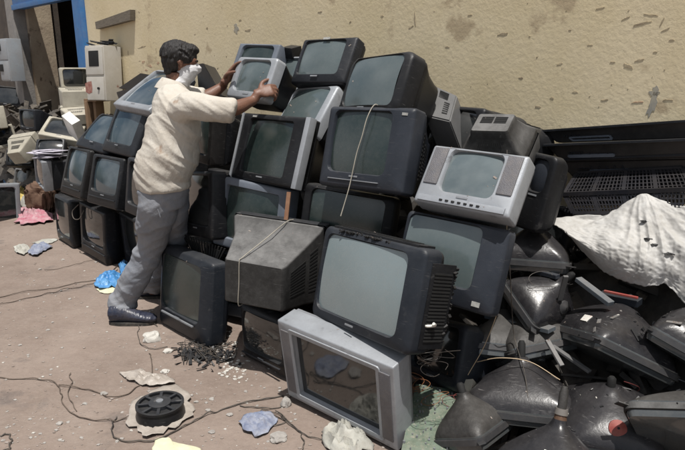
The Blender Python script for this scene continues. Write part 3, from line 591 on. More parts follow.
# metal cabinet on a brown stand
cw, chh = .30, .60; cm = pose(at(95.5, 73, 4.15), -28, 4, -1)
t = empty('metal_cabinet', cm @ Matrix.Translation((0, 0, -chh / 2)), 'white metal cabinet with a small dark window and rust stain beside the doorway', 'cabinet')
M['cabinet'] = mat('off-white enamel', (.50, .48, .44), .5, color2=(.44, .42, .37), dust=.2, spots=(.20, .06, .04), spotscale=5, spotpos=.66)
M['stain'] = mat('dark red stain', (.22, .07, .055), .8, color2=(.35, .2, .16), nscale=30)
bm = bmesh.new(); box(bm, (0, .12, chh / 2), (cw, .24, chh), .012); link('housing', bm, 'cabinet', t)
bm = bmesh.new(); box(bm, (0, -.004, chh * .72), (cw * .92, .02, chh * .5), .01); d = link('upper_door', bm, 'cabinet', t)
bm = bmesh.new(); box(bm, (0, -.012, chh * .76), (cw * .52, .012, chh * .28), .004); link('window', bm, 'slot', d)
bm = bmesh.new(); box(bm, (0, -.004, chh * .22), (cw * .92, .02, chh * .42), .008); d = link('lower_door', bm, 'cabinet', t)
bm = bmesh.new(); tube(bm, [V((cw * .2, -.03, chh * .22)), V((cw * .2, -.01, chh * .22))], .014, 10); link('handle', bm, 'slot', d)
bm = bmesh.new(); vs = [V((-.10 + .055 * math.cos(a / 7 * 6.283) * (1 + .4 * math.sin(a * 2.3)), -.0155, chh * .24 + .09 * math.sin(a / 7 * 6.283) * (1 + .3 * math.cos(a * 1.7)))) for a in range(7)]
f = bm.faces.new([bm.verts.new(v) for v in vs]); link('rust_stain', bm, 'stain', d, 0)
for k, (dx, dz) in enumerate(((-.05, .02), (.05, .03), (.0, .05))):
    pass
bm = bmesh.new()
for k in range(9): box(bm, cm @ V((random.uniform(-.12, .14), random.uniform(.05, .2), chh / 2 + .015 + k * .006)), (.12, .05, .01), .003, Euler((random.uniform(-.4, .4), random.uniform(-.4, .4), random.uniform(0, 3))).to_matrix())
tag(link('scrap_bundle', bm, 'charcoal'), 'little bundle of grey scrap lying on the metal cabinet', 'scrap')
M['brownwood'] = mat('brown board', (.22, .14, .08), .8, color2=(.16, .10, .06), nscale=10)
bm = bmesh.new(); c0 = at(97, 108, 4.2)
for dx in (-.05, .05): box(bm, c0 + V((dx - .03, 0, -.42)), (.04, .12, 1.0), .004, Matrix.Rotation(R(-28), 3, 'Z'))
box(bm, c0 + V((0, .02, .09)), (.20, .2, .03), .004, Matrix.Rotation(R(-28), 3, 'Z')); tag(link('wooden_stand', bm, 'brownwood'), 'brown wooden stand carrying the white metal cabinet', 'stand')
# steel locker at the far left
t = empty('steel_locker', pose(at(4, 60, 4.15), -42, 0, 0), 'pale blue steel locker at the left edge before the pillar', 'locker')
M['locker'] = mat('pale blue enamel', (.30, .33, .36), .5, color2=(.34, .37, .40), dust=.35)
bm = bmesh.new(); box(bm, (0, .1, 0), (.36, .2, .60), .01); link('body', bm, 'locker', t)
for z_ in (-.15, .14):
    bm = bmesh.new(); box(bm, (0, -.004, z_), (.33, .016, .27), .006); d = link('door', bm, 'locker', t)
    bm = bmesh.new(); box(bm, (-.09, -.016, z_ + .04), (.12, .012, .10), .002); link('opening', bm, 'slot', d)
# black plastic panels behind the man's back
M['gloss'] = mat('glossy black panel', (.008, .0085, .010), .3, dust=.08, topdust=.08, dustcol=(.2, .18, .16))
for i, (a, lab) in enumerate((([at(118, 88, 4.1), at(140, 73, 4.1), at(158, 76, 4.1), at(150, 92, 4.1)], 'black plastic cabinet front leaning behind the silver television at the man\'s back'), ([at(116, 92, 3.9), at(150, 82, 3.9), at(156, 96, 3.9), at(120, 103, 3.9)], 'glossy black casing lying just under the leaning black cabinet front'), ([at(196, 64, 3.5), at(203, 63, 3.5), at(222, 96, 3.5), at(199, 100, 3.5)], 'black pointed casing standing in front of the man\'s masked face'))):
    casing(a, (.06, .14, -.03), 'gloss', 'black_casing', lab)
# ------------------------------------------------------------------ right side: long panels, crate, tarpaulin
def panel(pts, dep, label, rec):
    t, q = casing(pts, dep, 'gloss', 'cabinet_panel', label, 'panel')
    nrm = (q[1] - q[0]).cross(q[3] - q[0]).normalized(); nrm = nrm if nrm.y < 0 else -nrm
    def b(u, v): return q[0].lerp(q[1], u).lerp(q[3].lerp(q[2], u), v)
    bm = bmesh.new(); u0, u1, v0, v1 = rec
    for a, c in (((u0, v0), (u1, v0)), ((u1, v0), (u1, v1)), ((u1, v1), (u0, v1)), ((u0, v1), (u0, v0))): bar(bm, b(*a) + nrm * .003, b(*c) + nrm * .003, .008, .012, nrm)
    pchild(link('recess_frame', bm, 'bluesilver', smooth=0), t)
    bm = bmesh.new()
    for k in range(5): bar(bm, b(u0 + (u1 - u0) * (k + .5) / 5, v0 + .2) + nrm * .003, b(u0 + (u1 - u0) * (k + .5) / 5, v1 - .2) + nrm * .003, .006, .006, nrm)
    for k in range(6): c = b(.12 + k * .02, .5) + nrm * .003; bar(bm, c, c + V((.006, -.006, 0)), .006, .006, nrm)
    pchild(link('clips', bm, 'charcoal', smooth=0), t)
    bm = bmesh.new(); bar(bm, q[0] + nrm * .014 + V((0, 0, .004)), q[1] + nrm * .014 + V((0, 0, .004)), .03, .010); pchild(link('lit_edge_bar', bm, 'charcoal', smooth=0), t)  # added ledge, stands in for light caught along the panel's top edge
panel([at(540, 131, 4.36), at(700, 120, 4.36), at(700, 138, 4.38), at(557, 142.5, 4.38)], (.10, .10, -.02), 'long glossy black cabinet panel lying uppermost against the wall at the right', (.44, .15, .62, .85))
panel([at(545, 145, 4.26), at(700, 139, 4.26), at(700, 158, 4.29), at(562, 161, 4.29)], (.05, .05, -.03), 'long glossy black cabinet panel lying second from the top at the right', (.44, .1, .66, .75))
panel([at(556, 160, 4.32), at(700, 154, 4.32), at(700, 176, 4.34), at(574, 178, 4.34)], (.05, .05, -.03), 'dull black cabinet panel between the glossy panels and the crate', (.5, .2, .6, .6))
t = empty('plastic_crate', at(625, 200, 4.1), 'black slotted plastic crate lying between the panels and the white tarpaulin', 'crate'); bpy.context.view_layer.update()
def lattice(name, q, nx, ny, th, m, solid=()):
    bm = bmesh.new(); q = [V(p) for p in q]; nrm = (q[1] - q[0]).cross(q[3] - q[0]).normalized()
    def b(u, v): return q[0].lerp(q[1], u).lerp(q[3].lerp(q[2], u), v)
    for i in range(nx + 1): bar(bm, b(i / nx, 0), b(i / nx, 1), th * (3.2 if i % (nx // 4) == 0 else 1), th * 1.6, nrm)
    for j in range(ny + 1): bar(bm, b(0, j / ny), b(1, j / ny), th * (3 if j in (0, ny) else 1), th * 1.6, nrm)
    return pchild(link(name, bm, m, smooth=0), t)
A = [at(577, 173, 4.32), at(682, 168, 4.32), at(692, 189, 4.12), at(564, 194, 4.12)]; Bq = [at(564, 194, 4.12), at(692, 189, 4.12), at(690, 213, 4.06), at(573, 213, 4.06)]
M['crate'] = mat('navy black crate plastic', (.006, .007, .011), .45, dust=.04, topdust=.05, spec=.3)
lattice('crate_base', A, 32, 6, .0055, 'crate'); lattice('crate_side', Bq, 36, 5, .0055, 'crate')
bm = bmesh.new(); hull8(bm, [p + V((.05, .05, -.05)) for p in A], [p + V((.08, .08, -.08)) for p in A]); pchild(link('crate_far_side', bm, 'crate', smooth=0), t)
bm = bmesh.new(); bar(bm, A[3], A[2], .03, .02); bar(bm, A[0], A[1], .016, .016); pchild(link('crate_rim', bm, 'crate', smooth=0), t)
# tarpaulin: rows of points from the top edge down to the hanging hem
M['tarp'] = mat('white woven tarpaulin', (.52, .515, .50), .72, color2=(.38, .375, .36), nscale=5, dust=.5, dustcol=(.28, .26, .23), bump=.004, bscale=26, spots=(.20, .19, .17), spotscale=8, spotpos=.72, bdetail=8)
rows = [[(549, 219, 3.95), (575, 216, 4.02), (600, 214, 4.04), (618, 206, 4.06), (641, 193, 4.08), (660, 199, 4.08), (685, 204, 4.08), (720, 210, 4.1)],
        [(551, 221, 3.86), (580, 224, 3.92), (604, 226, 3.92), (625, 222, 3.93), (645, 219, 3.95), (664, 222, 3.97), (688, 226, 3.98), (722, 232, 4.0)],
        [(556, 225, 3.80), (585, 236, 3.82), (610, 242, 3.80), (632, 244, 3.80), (650, 244, 3.83), (668, 246, 3.87), (690, 250, 3.9), (724, 256, 3.92)],
        [(562, 229, 3.78), (588, 248, 3.76), (612, 260, 3.74), (634, 266, 3.74), (652, 266, 3.76), (670, 268, 3.82), (692, 276, 3.86), (726, 284, 3.88)],
        [(566, 232, 3.80), (588, 256, 3.80), (606, 272, 3.80), (630, 284, 3.80), (650, 286, 3.80), (668, 284, 3.84), (690, 306, 3.86), (728, 316, 3.88)]]
rw = [cr([at(*p) for p in r], 22) for r in rows]; colz = list(zip(*rw)); gridp = [cr(c, 22) for c in colz]
bm = bmesh.new(); g = []
for i, c in enumerate(gridp):
    col_ = []
    for j, p in enumerate(c):
        a, b = i / len(gridp), j / len(c)
        an = math.atan2(b + .12, (a - .58) * 1.6); ra = math.hypot(b + .12, (a - .58) * 1.6); wv = .5 * noise.noise(V((a * 3, b * 3, 8)))
        rd = 1 - abs(noise.noise(V((an * 4.5 + wv, ra * 1.6, 1.7)))) * 2.6; r2 = 1 - abs(noise.noise(V((an * 11 + wv * 2, ra * 4, 5.1)))) * 2.4
        r3 = 1 - abs(noise.noise(V((a * 24 - b * 10, b * 22 + a * 9, 9.4)))) * 2
        low = min(1, max(0, (b - .4)) * 2.2)
        f1 = noise.voronoi(p * 7 + V((0, wv, 3)))[0][0]; f2 = noise.voronoi(p * 17 + V((wv, 0, 7)))[0][0]
        r4 = 1 - 2.2 * abs(noise.noise(V((a * 26 + b * 5 + wv, b * 2.2, 4.4))))
        d = .010 * (rd - .4) * min(1, ra * 2) - .036 * (f1 - .4) - .009 * (f2 - .4) + .003 * (r3 - .4) + .009 * low * (r4 - .4)
        col_.append(bm.verts.new(p + V((-.45, -.55, .7)) * d))
    g.append(col_)
for i in range(len(g) - 1):
    for j in range(len(g[0]) - 1): bm.faces.new((g[i][j], g[i + 1][j], g[i + 1][j + 1], g[i][j + 1]))
tarpts = [v.co.copy() for v in bm.verts]
o = link('tarpaulin', bm, 'tarp', smooth=75); s = o.modifiers.new('thick', 'SOLIDIFY'); s.thickness = .004
tag(o, 'crumpled dirty white tarpaulin thrown over the heap at the right', 'tarpaulin')
for i, (x, y, S_) in enumerate(((645, 222, 3.9), (648, 239, 3.8), (655, 245, 3.8), (667, 254, 3.82))):
    bm = bmesh.new(); g_ = bmesh.ops.create_icosphere(bm, subdivisions=2, radius=.010); dd = ray(x, y).normalized(); tp = min(tarpts, key=lambda q: ((q - cam.location) - dd * (q - cam.location).dot(dd)).length)
    for v in g_['verts']: v.co = V((v.co.x * 1.7, v.co.y, v.co.z * .35)) * (1 + .9 * noise.noise(v.co * 160 + V((i, 0, 0)))) + tp + V((-.002, -.002, .003))
    tag(link('debris_scrap', bm, 'black', smooth=30), ['black plastic scrap highest on the white tarpaulin, below its peak', 'black plastic scrap in the middle of the white tarpaulin', 'black scrap touching the middle one on the white tarpaulin', 'black plastic scrap lowest on the white tarpaulin near the edge'][i], 'scrap', 'black scraps on the tarpaulin')
# bars and boards among the tubes
def stick(name, p, q, wd, th, m, label, cat): bm = bmesh.new(); bar(bm, p, q, wd, th); bmesh.ops.bevel(bm, geom=bm.edges[:], offset=.0015, segments=1, affect='EDGES'); return tag(link(name, bm, m, smooth=0), label, cat)
M['palebar'] = mat('pale blue plastic', (.07, .088, .105), .4, dust=.15, topdust=.2)
stick('plastic_bar', at(578, 279, 3.6), at(611, 304, 3.5), .035, .02, 'palebar', 'pale blue plastic bar slanting out from under the tarpaulin', 'bar')
stick('plastic_bar', at(505, 263, 3.7), at(558, 277, 3.6), .03, .02, 'bluegrey', 'grey-blue plastic bar beneath the upright picture tube', 'bar')
stick('plastic_bar', at(488, 315, 3.45), at(552, 330, 3.4), .06, .02, 'palebar', 'wide pale strip under the tilted picture tube', 'bar')
stick('plastic_bar', at(514, 402, 3.0), at(503, 448, 2.9), .025, .02, 'black', 'black bar standing between the two nearest picture tubes', 'bar')
stick('circuit_box', at(600, 295, 3.75), at(640, 303, 3.75), .06, .03, 'navy', 'navy block with a red strip under the tarpaulin hem', 'box')
stick('red_strip', at(604, 291, 3.70), at(638, 298, 3.70), .012, .01, 'red', 'thin red strip lying on the navy block', 'strip')
for i, (a, b, c_) in enumerate((((547, 340), (562, 366), 'steel'), ((551, 345), (590, 372), 'grey'), ((572, 404), (602, 440), 'bluegrey'), ((560, 300), (566, 276), 'grey'), ((488, 270), (502, 300), 'palebar'), ((495, 290), (520, 300), 'charcoal'))):
    stick('metal_strip', at(*a, 3.3 + .08 * i), at(*b, 3.25 + .08 * i), .022, .012, c_, ['bent steel strip beside the large tube', 'grey strip running under the large tube', 'blue-grey strip by the red cup tube', 'short grey clamp above the large tube', 'pale strip at the edge of the big blue-grey television', 'charcoal strip by the tilted tube'][i], 'strip')
M['pcb'] = mat('green circuit board', (.05, .095, .065), .7, color2=(.12, .17, .13), nscale=22, spots=(.22, .22, .18), spotscale=55, spotpos=.6, dust=.35, bump=.004, bscale=90)
bm = bmesh.new(); a = [gr(416, 384, .14), gr(458, 390, .14), gr(452, 456, .06), gr(400, 456, .06)]; hull8(bm, a, [p - V((0, 0, .012)) for p in a])
t = empty('circuit_board', a[3], 'dusty green circuit board lying beside the silver television frame', 'circuit board'); bpy.context.view_layer.update(); pchild(link('board', bm, 'pcb', smooth=0), t)
bm = bmesh.new()
for k in range(60):
    u, v = random.random(), random.random(); p = a[0].lerp(a[1], u).lerp(a[3].lerp(a[2], u), v)
    tube(bm, [p, p + V((0, 0, random.uniform(.004, .012)))], random.uniform(.002, .005), 7)
tag(pchild(link('solder_parts', bm, 'dullsilver', smooth=30), t), kind='stuff')
bm = bmesh.new(); a = [at(460, 380, 2.95), at(473, 379, 2.95), at(471, 393, 2.9), at(459, 392, 2.9)]; hull8(bm, a, [p + V((.02, .02, -.03)) for p in a]); tag(link('card_piece', bm, mat('pale grey card', (.34, .33, .28), .8, dust=.3), smooth=0), 'small pale grey card at the top corner of the green board', 'card')
# wire tangles on the nearest tubes and loops hanging through the pile
def tangle(px, py, S_, n, rad, m, label, seed, r=.0012):
    rnd = random.Random(seed); c = at(px, py, S_); bm = bmesh.new()
    for k in range(n):
        a0 = rnd.uniform(0, 6.3); c1 = c + V((rnd.gauss(0, rad), rnd.gauss(0, rad), rnd.gauss(0, rad * .6))); q = rnd.uniform(.3, .9) * rad; st = rnd.choice((-1, 1)) * rnd.uniform(.5, 1.1); pts = [c1 + V((math.cos(a0 + st * i) * q * (1 + .15 * i), math.sin(a0 + st * i) * q * .6, math.sin(a0 * 2 + st * i * .7) * q - .004 * i)) for i in range(8)]; tube(bm, cr(pts, 5), r, 4)
    tag(link('wire_tangle', bm, m, smooth=80), label, 'wires', kind='stuff')
M['tanwire'] = mat('tan wire', (.35, .27, .18), .7); M['redwire'] = mat('maroon wire', (.13, .03, .028), .6)
tangle(466, 415, 2.92, 9, .05, 'tanwire', 'tan wires tangled on the small tube by the green board', 1); tangle(462, 405, 2.9, 7, .04, 'redwire', 'maroon wires and clips on the small tube', 2)
tangle(432, 350, 2.55, 10, .04, 'cable', 'black wires spilling from the broken side of the dark blue television', 3); tangle(412, 385, 2.75, 8, .05, 'rust', 'rusty wires between the silver frame and the green board', 4)
tangle(620, 395, 3.3, 5, .04, 'redwire', 'dark red wires beside the red cup tube', 6, .0016); tangle(580, 405, 3.2, 6, .05, 'tanwire', 'tan wires at the necks of the front tubes', 7)
tangle(545, 275, 3.6, 6, .06, 'cable', 'black wires hanging under the tarpaulin corner', 8)
cord('cable', [at(507, 150, 3.2), at(508, 230, 3.05), at(511, 290, 3.1), at(514, 335, 3.2), at(524, 370, 3.05), at(528, 398, 2.95)], .0022, 'cable', 'thin black wire falling from the silver television down to the tube')
cord('cable', [at(507, 225, 3.0), at(503, 290, 3.05), at(487, 340, 2.95), at(468, 375, 2.9)], .002, 'tanwire', 'thin tan wire running down by the black cabinet corner')
cord('cable', [at(477, 362, 3.0), at(500, 358, 3.0), at(530, 362, 3.1), at(560, 380, 3.1)], .002, 'tanwire', 'tan wire draped across the tube with the upright neck')
def zc(p, dz=.006): return V((p.x, p.y, ground_z(p.x, p.y) + dz))
# flat broken plastic under the lone television
bm = bmesh.new(); rnd = random.Random(8)
for k in range(150):
    p = zc(gr(rnd.gauss(207, 15), rnd.gauss(356, 6)), .004 + rnd.random() * .012); s = rnd.uniform(.008, .03)
    box(bm, p, (s * rnd.uniform(1, 3), s * .6, .003), 0, Euler((rnd.gauss(0, .3), rnd.gauss(0, .3), rnd.uniform(0, 3))).to_matrix())
tag(link('plastic_shards', bm, 'black', smooth=0), 'flat black shards and strips on the dirt under the lone navy television', 'shards', kind='stuff')
f1 = [o for o in bpy.data.objects if o.get('label', '').startswith('dark blue television with pale')][0]
bm = bmesh.new(); box(bm, (0, .085, .423), (.52, .10, .012), .003); pg = link('top_grille', bm, 'black', f1, 30)
bm = bmesh.new(); patch_slots(bm, (-.22, .045, .43), (-.22, .125, .43), (.22, .125, .43), (.22, .045, .43), 26); link('slots', bm, 'slot', pg, 0)
bm = bmesh.new(); box(bm, (.320, .135, .20), (.010, .13, .34), .003, Matrix.Rotation(R(-5), 3, 'Z')); sg = link('side_grille', bm, 'black', f1, 30)
bm = bmesh.new(); patch_slots(bm, (.3225, .08, .06), (.3300, .19, .06), (.3300, .19, .34), (.3225, .08, .34), 20, proud=.003); link('slots', bm, 'slot', sg, 0)
bm = bmesh.new()
for k in range(22): box(bm, (.322 + random.gauss(0, .006), .203 + random.gauss(0, .006), .05 + k * .0145), (.014, random.uniform(.006, .02), random.uniform(.006, .014)), 0, Euler((random.random(), random.random(), 0)).to_matrix())
link('torn_edge', bm, 'brownblack', sg, 0)
# broken grille, clip and dust on the dark blue television
F1m = P('F1'); W1, H1 = math.exp(PO['F1'][6]), math.exp(PO['F1'][7])
bm = bmesh.new()
for k in range(90):
    x = random.gauss(-.02, .075); p = F1m @ V((x, .015 + random.random() * .05, H1 / 2 + .004)); s = random.uniform(.004, .012)
    box(bm, p, (s * 1.8, s, s * .7), 0, Euler((random.random(), random.random(), random.random() * 3)).to_matrix())
tag(link('plastic_shards', bm, 'slot', smooth=0), 'black shards and crumbs lying on top of the dark blue television', 'shards', kind='stuff')
bm = bmesh.new(); tube(bm, cr([F1m @ V(p) for p in ((W1 / 2 + .0, .10, -.09), (W1 / 2 + .03, .09, -.085), (W1 / 2 + .04, .12, -.08), (W1 / 2 + .05, .10, -.07))], 5), .006, 8)
tag(link('plug_clip', bm, 'whitepl', smooth=60), 'small white plastic plug dangling at the side of the dark blue television', 'plug')
# ------------------------------------------------------------------ things on the dirt
def gcord(pts, r, m, label, seed=0, wob=.0035):
    rnd = random.Random(seed); P3 = []
    for i, p in enumerate(cr([V((a, b, 0)) for a, b in pts], 4)):
        q = gr(p.x, p.y); q += V((rnd.gauss(0, wob), rnd.gauss(0, wob), 0)); P3.append(zc(q, .004 + abs(rnd.gauss(0, .004))))
    bm = bmesh.new(); tube(bm, cr(P3, 3), r, 6); tag(link('cable', bm, m, smooth=80), label, 'cable')
gcord([(-8, 299), (20, 294), (50, 290), (75, 284), (98, 280), (112, 272), (124, 262)], .003, 'browncable', 'upper of the two dark cables running from the left edge toward the blue bags', 1)
gcord([(-8, 307), (20, 301), (48, 295), (80, 288), (104, 281), (118, 270)], .0026, 'browncable', 'lower of the two dark cables running from the left edge', 2)
gcord([(44, 271), (60, 269), (80, 264), (100, 258)], .0022, 'browncable', 'short thin cable in front of the bottom row televisions', 3)
gcord([(-8, 379), (25, 381), (55, 384), (62, 397), (66, 410), (84, 420), (104, 422), (128, 420)], .0026, 'browncable', 'brown cable bending down across the left foreground', 4)
gcord([(70, 375), (72, 384), (68, 398), (78, 412)], .0022, 'browncable', 'short cable end lying beside the bent brown cable', 14)
gcord([(60, 386), (90, 392), (112, 399), (133, 390), (150, 378), (152, 362), (148, 354)], .0026, 'browncable', 'brown cable looping up past the plastic film', 5)
gcord([(117, 417), (112, 430), (118, 441), (140, 443), (165, 438), (190, 424), (215, 413), (250, 402), (283, 397)], .0032, 'cable', 'thick black cable sweeping round under the loudspeaker basket', 6)
gcord([(240, 407), (262, 409), (280, 408), (290, 399), (288, 386)], .0026, 'cable', 'black cable stub by the corner of the silver frame', 7)
gcord([(252, 416), (249, 423), (262, 428), (284, 424), (276, 415), (262, 412), (286, 423), (304, 436), (322, 441), (338, 440)], .0022, 'cable', 'black cable looped over the blue rag', 8)
gcord([(276, 412), (290, 424), (301, 434), (303, 448), (300, 456)], .0022, 'cable', 'black cable running out at the bottom edge below the blue rag', 9)
gcord([(158, 327), (146, 322), (138, 330), (140, 344), (152, 350), (168, 348)], .0022, 'cable', 'black cable curled round the white rubble by the shoe', 10)
gcord([(0, 437), (8, 436), (12, 442), (8, 450), (-6, 456)], .003, 'cable', 'black cable loop at the bottom left corner', 11)
bm = bmesh.new(); rnd = random.Random(44)
for i in range(9):
    q = [gr(rnd.uniform(178, 238), rnd.uniform(343, 366)) for _ in range(5)]; tube(bm, cr([zc(p, rnd.uniform(.004, .03)) for p in q], 5), .0018, 5)
tag(link('cable_tangle', bm, 'cable', smooth=80), 'flat tangle of thin black cables and strips under the lone navy television', 'cables', kind='stuff')
# loudspeaker basket on a torn bag
M['film'] = mat('dusty clear film', (.27, .235, .20), .45, color2=(.38, .34, .30), nscale=12, bump=.004, bscale=40)
def sheet(name, outline, m, label, cat, h=.02, amp=.02, fr=9, seed=0, z0=.004, group=None, n=16):
    pts = [gr(*p) for p in outline]; c = sum(pts, V()) / len(pts); ring = cr(pts + [pts[0]], 4)[:-1]; bm = bmesh.new(); prev = None; N = len(ring)
    cen = bm.verts.new(zc(c, z0 + h)); rs = []
    for k in range(1, n + 1):
        s = k / n; r_ = []
        for p in ring:
            q = c.lerp(p, s * (1 + .30 * noise.noise(V((p.x * 22, p.y * 22, seed))) * s))
            rd = 1 - abs(noise.noise(V((q.x * fr, q.y * fr, seed * 3.1)))) * 2; r2 = 1 - abs(noise.noise(V((q.x * fr * 2.7, q.y * fr * 2.7, seed)))) * 2
            r_.append(bm.verts.new(zc(q, z0 + (h * (1 - s * s) + amp * max(0, rd * .7 + r2 * .45) * (1 - .45 * s)))))
        rs.append(r_)
    for i in range(N): bm.faces.new((cen, rs[0][i], rs[0][(i + 1) % N]))
    for a, b in zip(rs, rs[1:]):
        for i in range(N): bm.faces.new((a[i], b[i], b[(i + 1) % N], a[(i + 1) % N]))
    o = link(name, bm, m, smooth=60); s = o.modifiers.new('t', 'SOLIDIFY'); s.thickness = .0015
    return tag(o, label, cat, group)
sheet('torn_bag', [(129, 424), (133, 404), (150, 392), (176, 386), (190, 400), (192, 414), (180, 428), (158, 436), (140, 436)], 'film', 'torn dusty plastic bag spread under the loudspeaker basket', 'bag', .0, .03, 12, 3)
sp0 = zc(gr(161, 417), .012); t = empty('loudspeaker_basket', sp0, 'black round loudspeaker basket lying face down on a torn bag in the left foreground', 'loudspeaker')
R0 = .108
bm = bmesh.new(); tube(bm, [V((0, 0, 0)), V((0, 0, .012)), V((0, 0, .05))], [R0, R0 * 1.02, R0 * .93], 40); link('basket', bm, 'black', t, 40)
bm = bmesh.new()
N = 40; prof = [(R0 * .93, .05), (R0 * 1.0, .052), (R0 * 1.0, .062), (R0 * .88, .062), (R0 * .86, .052)]
vs = [[bm.verts.new((r * math.cos(2 * math.pi * i / N), r * math.sin(2 * math.pi * i / N), z)) for i in range(N)] for r, z in prof]
for a, b in zip(vs, vs[1:] + vs[:1]):
    for i in range(N): bm.faces.new((a[i], a[(i + 1) % N], b[(i + 1) % N], b[i]))
link('rim', bm, 'black', t, 40)
bm = bmesh.new(); tube(bm, [V((0, 0, .045)), V((0, 0, .066)), V((0, 0, .068))], [.052, .05, .044], 28); mg = link('magnet', bm, 'charcoal', t, 40)
bm = bmesh.new(); tube(bm, [V((0, 0, .066)), V((0, 0, .074))], .016, 16); link('cap', bm, 'dullsilver', mg, 40)
for k in range(8):
    a = k * math.pi / 4 + .2; d = V((math.cos(a), math.sin(a), 0)); bm = bmesh.new(); bar(bm, d * .048 + V((0, 0, .058)), d * R0 * .93 + V((0, 0, .058)), .013, .010); link('spoke', bm, 'charcoal', t, 0)
sheet('plastic_film', [(122, 375), (136, 371), (150, 375), (166, 378), (176, 382), (166, 386), (150, 388), (136, 384), (125, 380)], 'film', 'crumpled strip of clear plastic film behind the loudspeaker basket', 'film', .012, .03, 14, 5)
M['ycard'] = mat('pale yellow card', (.52, .50, .34), .8, color2=(.60, .58, .42), nscale=20); M['bag_blue'] = mat('bright blue plastic bag', (.035, .17, .42), .4, color2=(.12, .30, .52), nscale=10, bump=.004, bscale=50)
sheet('yellow_card', [(150, 452), (155, 441), (168, 438), (173, 443), (186, 444), (196, 447), (200, 456), (170, 464)], 'ycard', 'torn pale yellow card at the bottom picture edge', 'card', .004, .006, 8, 7)
sheet('blue_bag', [(93, 286), (100, 279), (110, 274), (119, 275), (123, 281), (118, 288), (106, 291), (96, 290)], 'bag_blue', 'bright blue plastic bag crumpled on the dirt behind the shoe', 'bag', .03, .05, 16, 9)
sheet('blue_bag', [(119, 268), (125, 264), (130, 270), (127, 279), (121, 276)], 'bag_blue', 'small scrap of blue bag against the trouser leg', 'bag', .03, .05, 20, 10)
sheet('yellow_paper', [(96, 290), (106, 288), (114, 289), (113, 294), (102, 294)], 'ycard', 'yellowish paper scrap at the edge of the bright blue bag', 'paper', .004, .008, 12, 8)
M['rag_blue'] = mat('dusty blue cloth', (.10, .13, .22), .8, color2=(.28, .31, .38), nscale=22, dust=.3, bump=.003, bscale=60); M['rag_pink'] = mat('pink cloth', (.36, .11, .15), .85, color2=(.42, .30, .31), nscale=12, bump=.004, bscale=40)
M['rag_white'] = mat('dirty white cloth', (.42, .42, .38), .85, color2=(.28, .28, .25), nscale=12, bump=.004, bscale=40, dust=.3)
sheet('blue_rag', [(240, 424), (247, 417), (262, 414), (277, 418), (277, 424), (268, 434), (258, 438), (246, 432)], 'rag_blue', 'dusty blue rag under the looped cable in the foreground', 'rag', .01, .03, 14, 12)
sheet('blue_rag', [(28, 252), (36, 246), (46, 244), (51, 248), (44, 253), (36, 257), (30, 257)], 'rag_blue', 'blue and white folded rag lying left of the bottom row', 'rag', .015, .04, 12, 13)
sheet('white_paper', [(32, 243), (45, 239), (56, 239), (52, 243), (40, 245)], 'rag_white', 'white paper scrap above the folded blue rag', 'paper', .004, .01, 12, 14)
sheet('white_rubble', [(14, 248), (24, 245), (30, 250), (24, 256), (16, 254)], 'rag_white', 'whitish crumpled scrap left of the folded blue rag', 'paper', .01, .03, 20, 15)
sheet('pink_cloth', [(16, 222), (20, 212), (30, 208), (38, 212), (50, 214), (53, 222), (40, 225), (24, 226)], 'rag_pink', 'pink cloth heaped on the dirt before the brown sack', 'cloth', .03, .06, 16, 16)
sheet('white_cloth', [(20, 206), (28, 202), (36, 206), (32, 212), (24, 211)], 'rag_white', 'white and blue printed cloth on the pink cloth', 'cloth', .11, .05, 12, 17)
sheet('yellow_bag', [(10, 200), (18, 194), (30, 192), (34, 199), (24, 204), (12, 205)], mat('yellow ochre sack', (.42, .30, .07), .7, color2=(.5, .4, .15)), 'yellow bag behind the pink cloth', 'bag', .10, .06, 10, 18)
sheet('blue_bag', [(3, 182), (10, 176), (17, 178), (16, 186), (8, 189)], 'bag_blue', 'blue bag behind the small grey monitor', 'bag', .12, .06, 10, 19)
sheet('white_bag', [(322, 436), (330, 430), (340, 428), (352, 434), (362, 440), (374, 452), (350, 462), (326, 452)], 'rag_white', 'crumpled dirty white bag at the foot of the silver frame', 'bag', .04, .06, 16, 20)
M['stone'] = mat('grey stone', (.27, .25, .23), .9, color2=(.36, .34, .31), nscale=20, bump=.004, bscale=60); M['rubble'] = mat('white rubble', (.50, .48, .44), .9, color2=(.40, .38, .34), nscale=20, bump=.004, bscale=60)
def rock(px, py, s, m, label, seed, sc=(1.2, 1, .6), group=None):
    bm = bmesh.new(); bmesh.ops.create_icosphere(bm, subdivisions=3, radius=s); p = gr(px, py)
    for v in bm.verts:
        d = v.co.normalized(); v.co = V((v.co.x * sc[0], v.co.y * sc[1], v.co.z * sc[2])) * (1 + .35 * noise.noise(d * 1.4 + V((seed, 0, 0))) + .12 * noise.noise(d * 5 + V((seed, 0, 0))))
        v.co += V((p.x, p.y, ground_z(p.x, p.y) + s * .3))
    tag(link('stone' if m == 'stone' else 'rubble_piece', bm, m, smooth=25), label, 'stone' if m == 'stone' else 'rubble', group)
rock(278, 440, .032, 'stone', 'dark grey stone below the blue rag', 1); rock(286, 405, .03, 'stone', 'grey stone at the corner of the silver frame', 2, (.8, 1, 1.1))
rock(152, 340, .05, 'rubble', 'largest white rubble piece just below the shoe toe', 3, (1.1, 1, .7)); rock(168, 352, .022, 'rubble', 'small white chip right of the large rubble piece', 4); rock(165, 372, .018, 'rubble', 'white chip on bare dirt above the plastic film', 5)
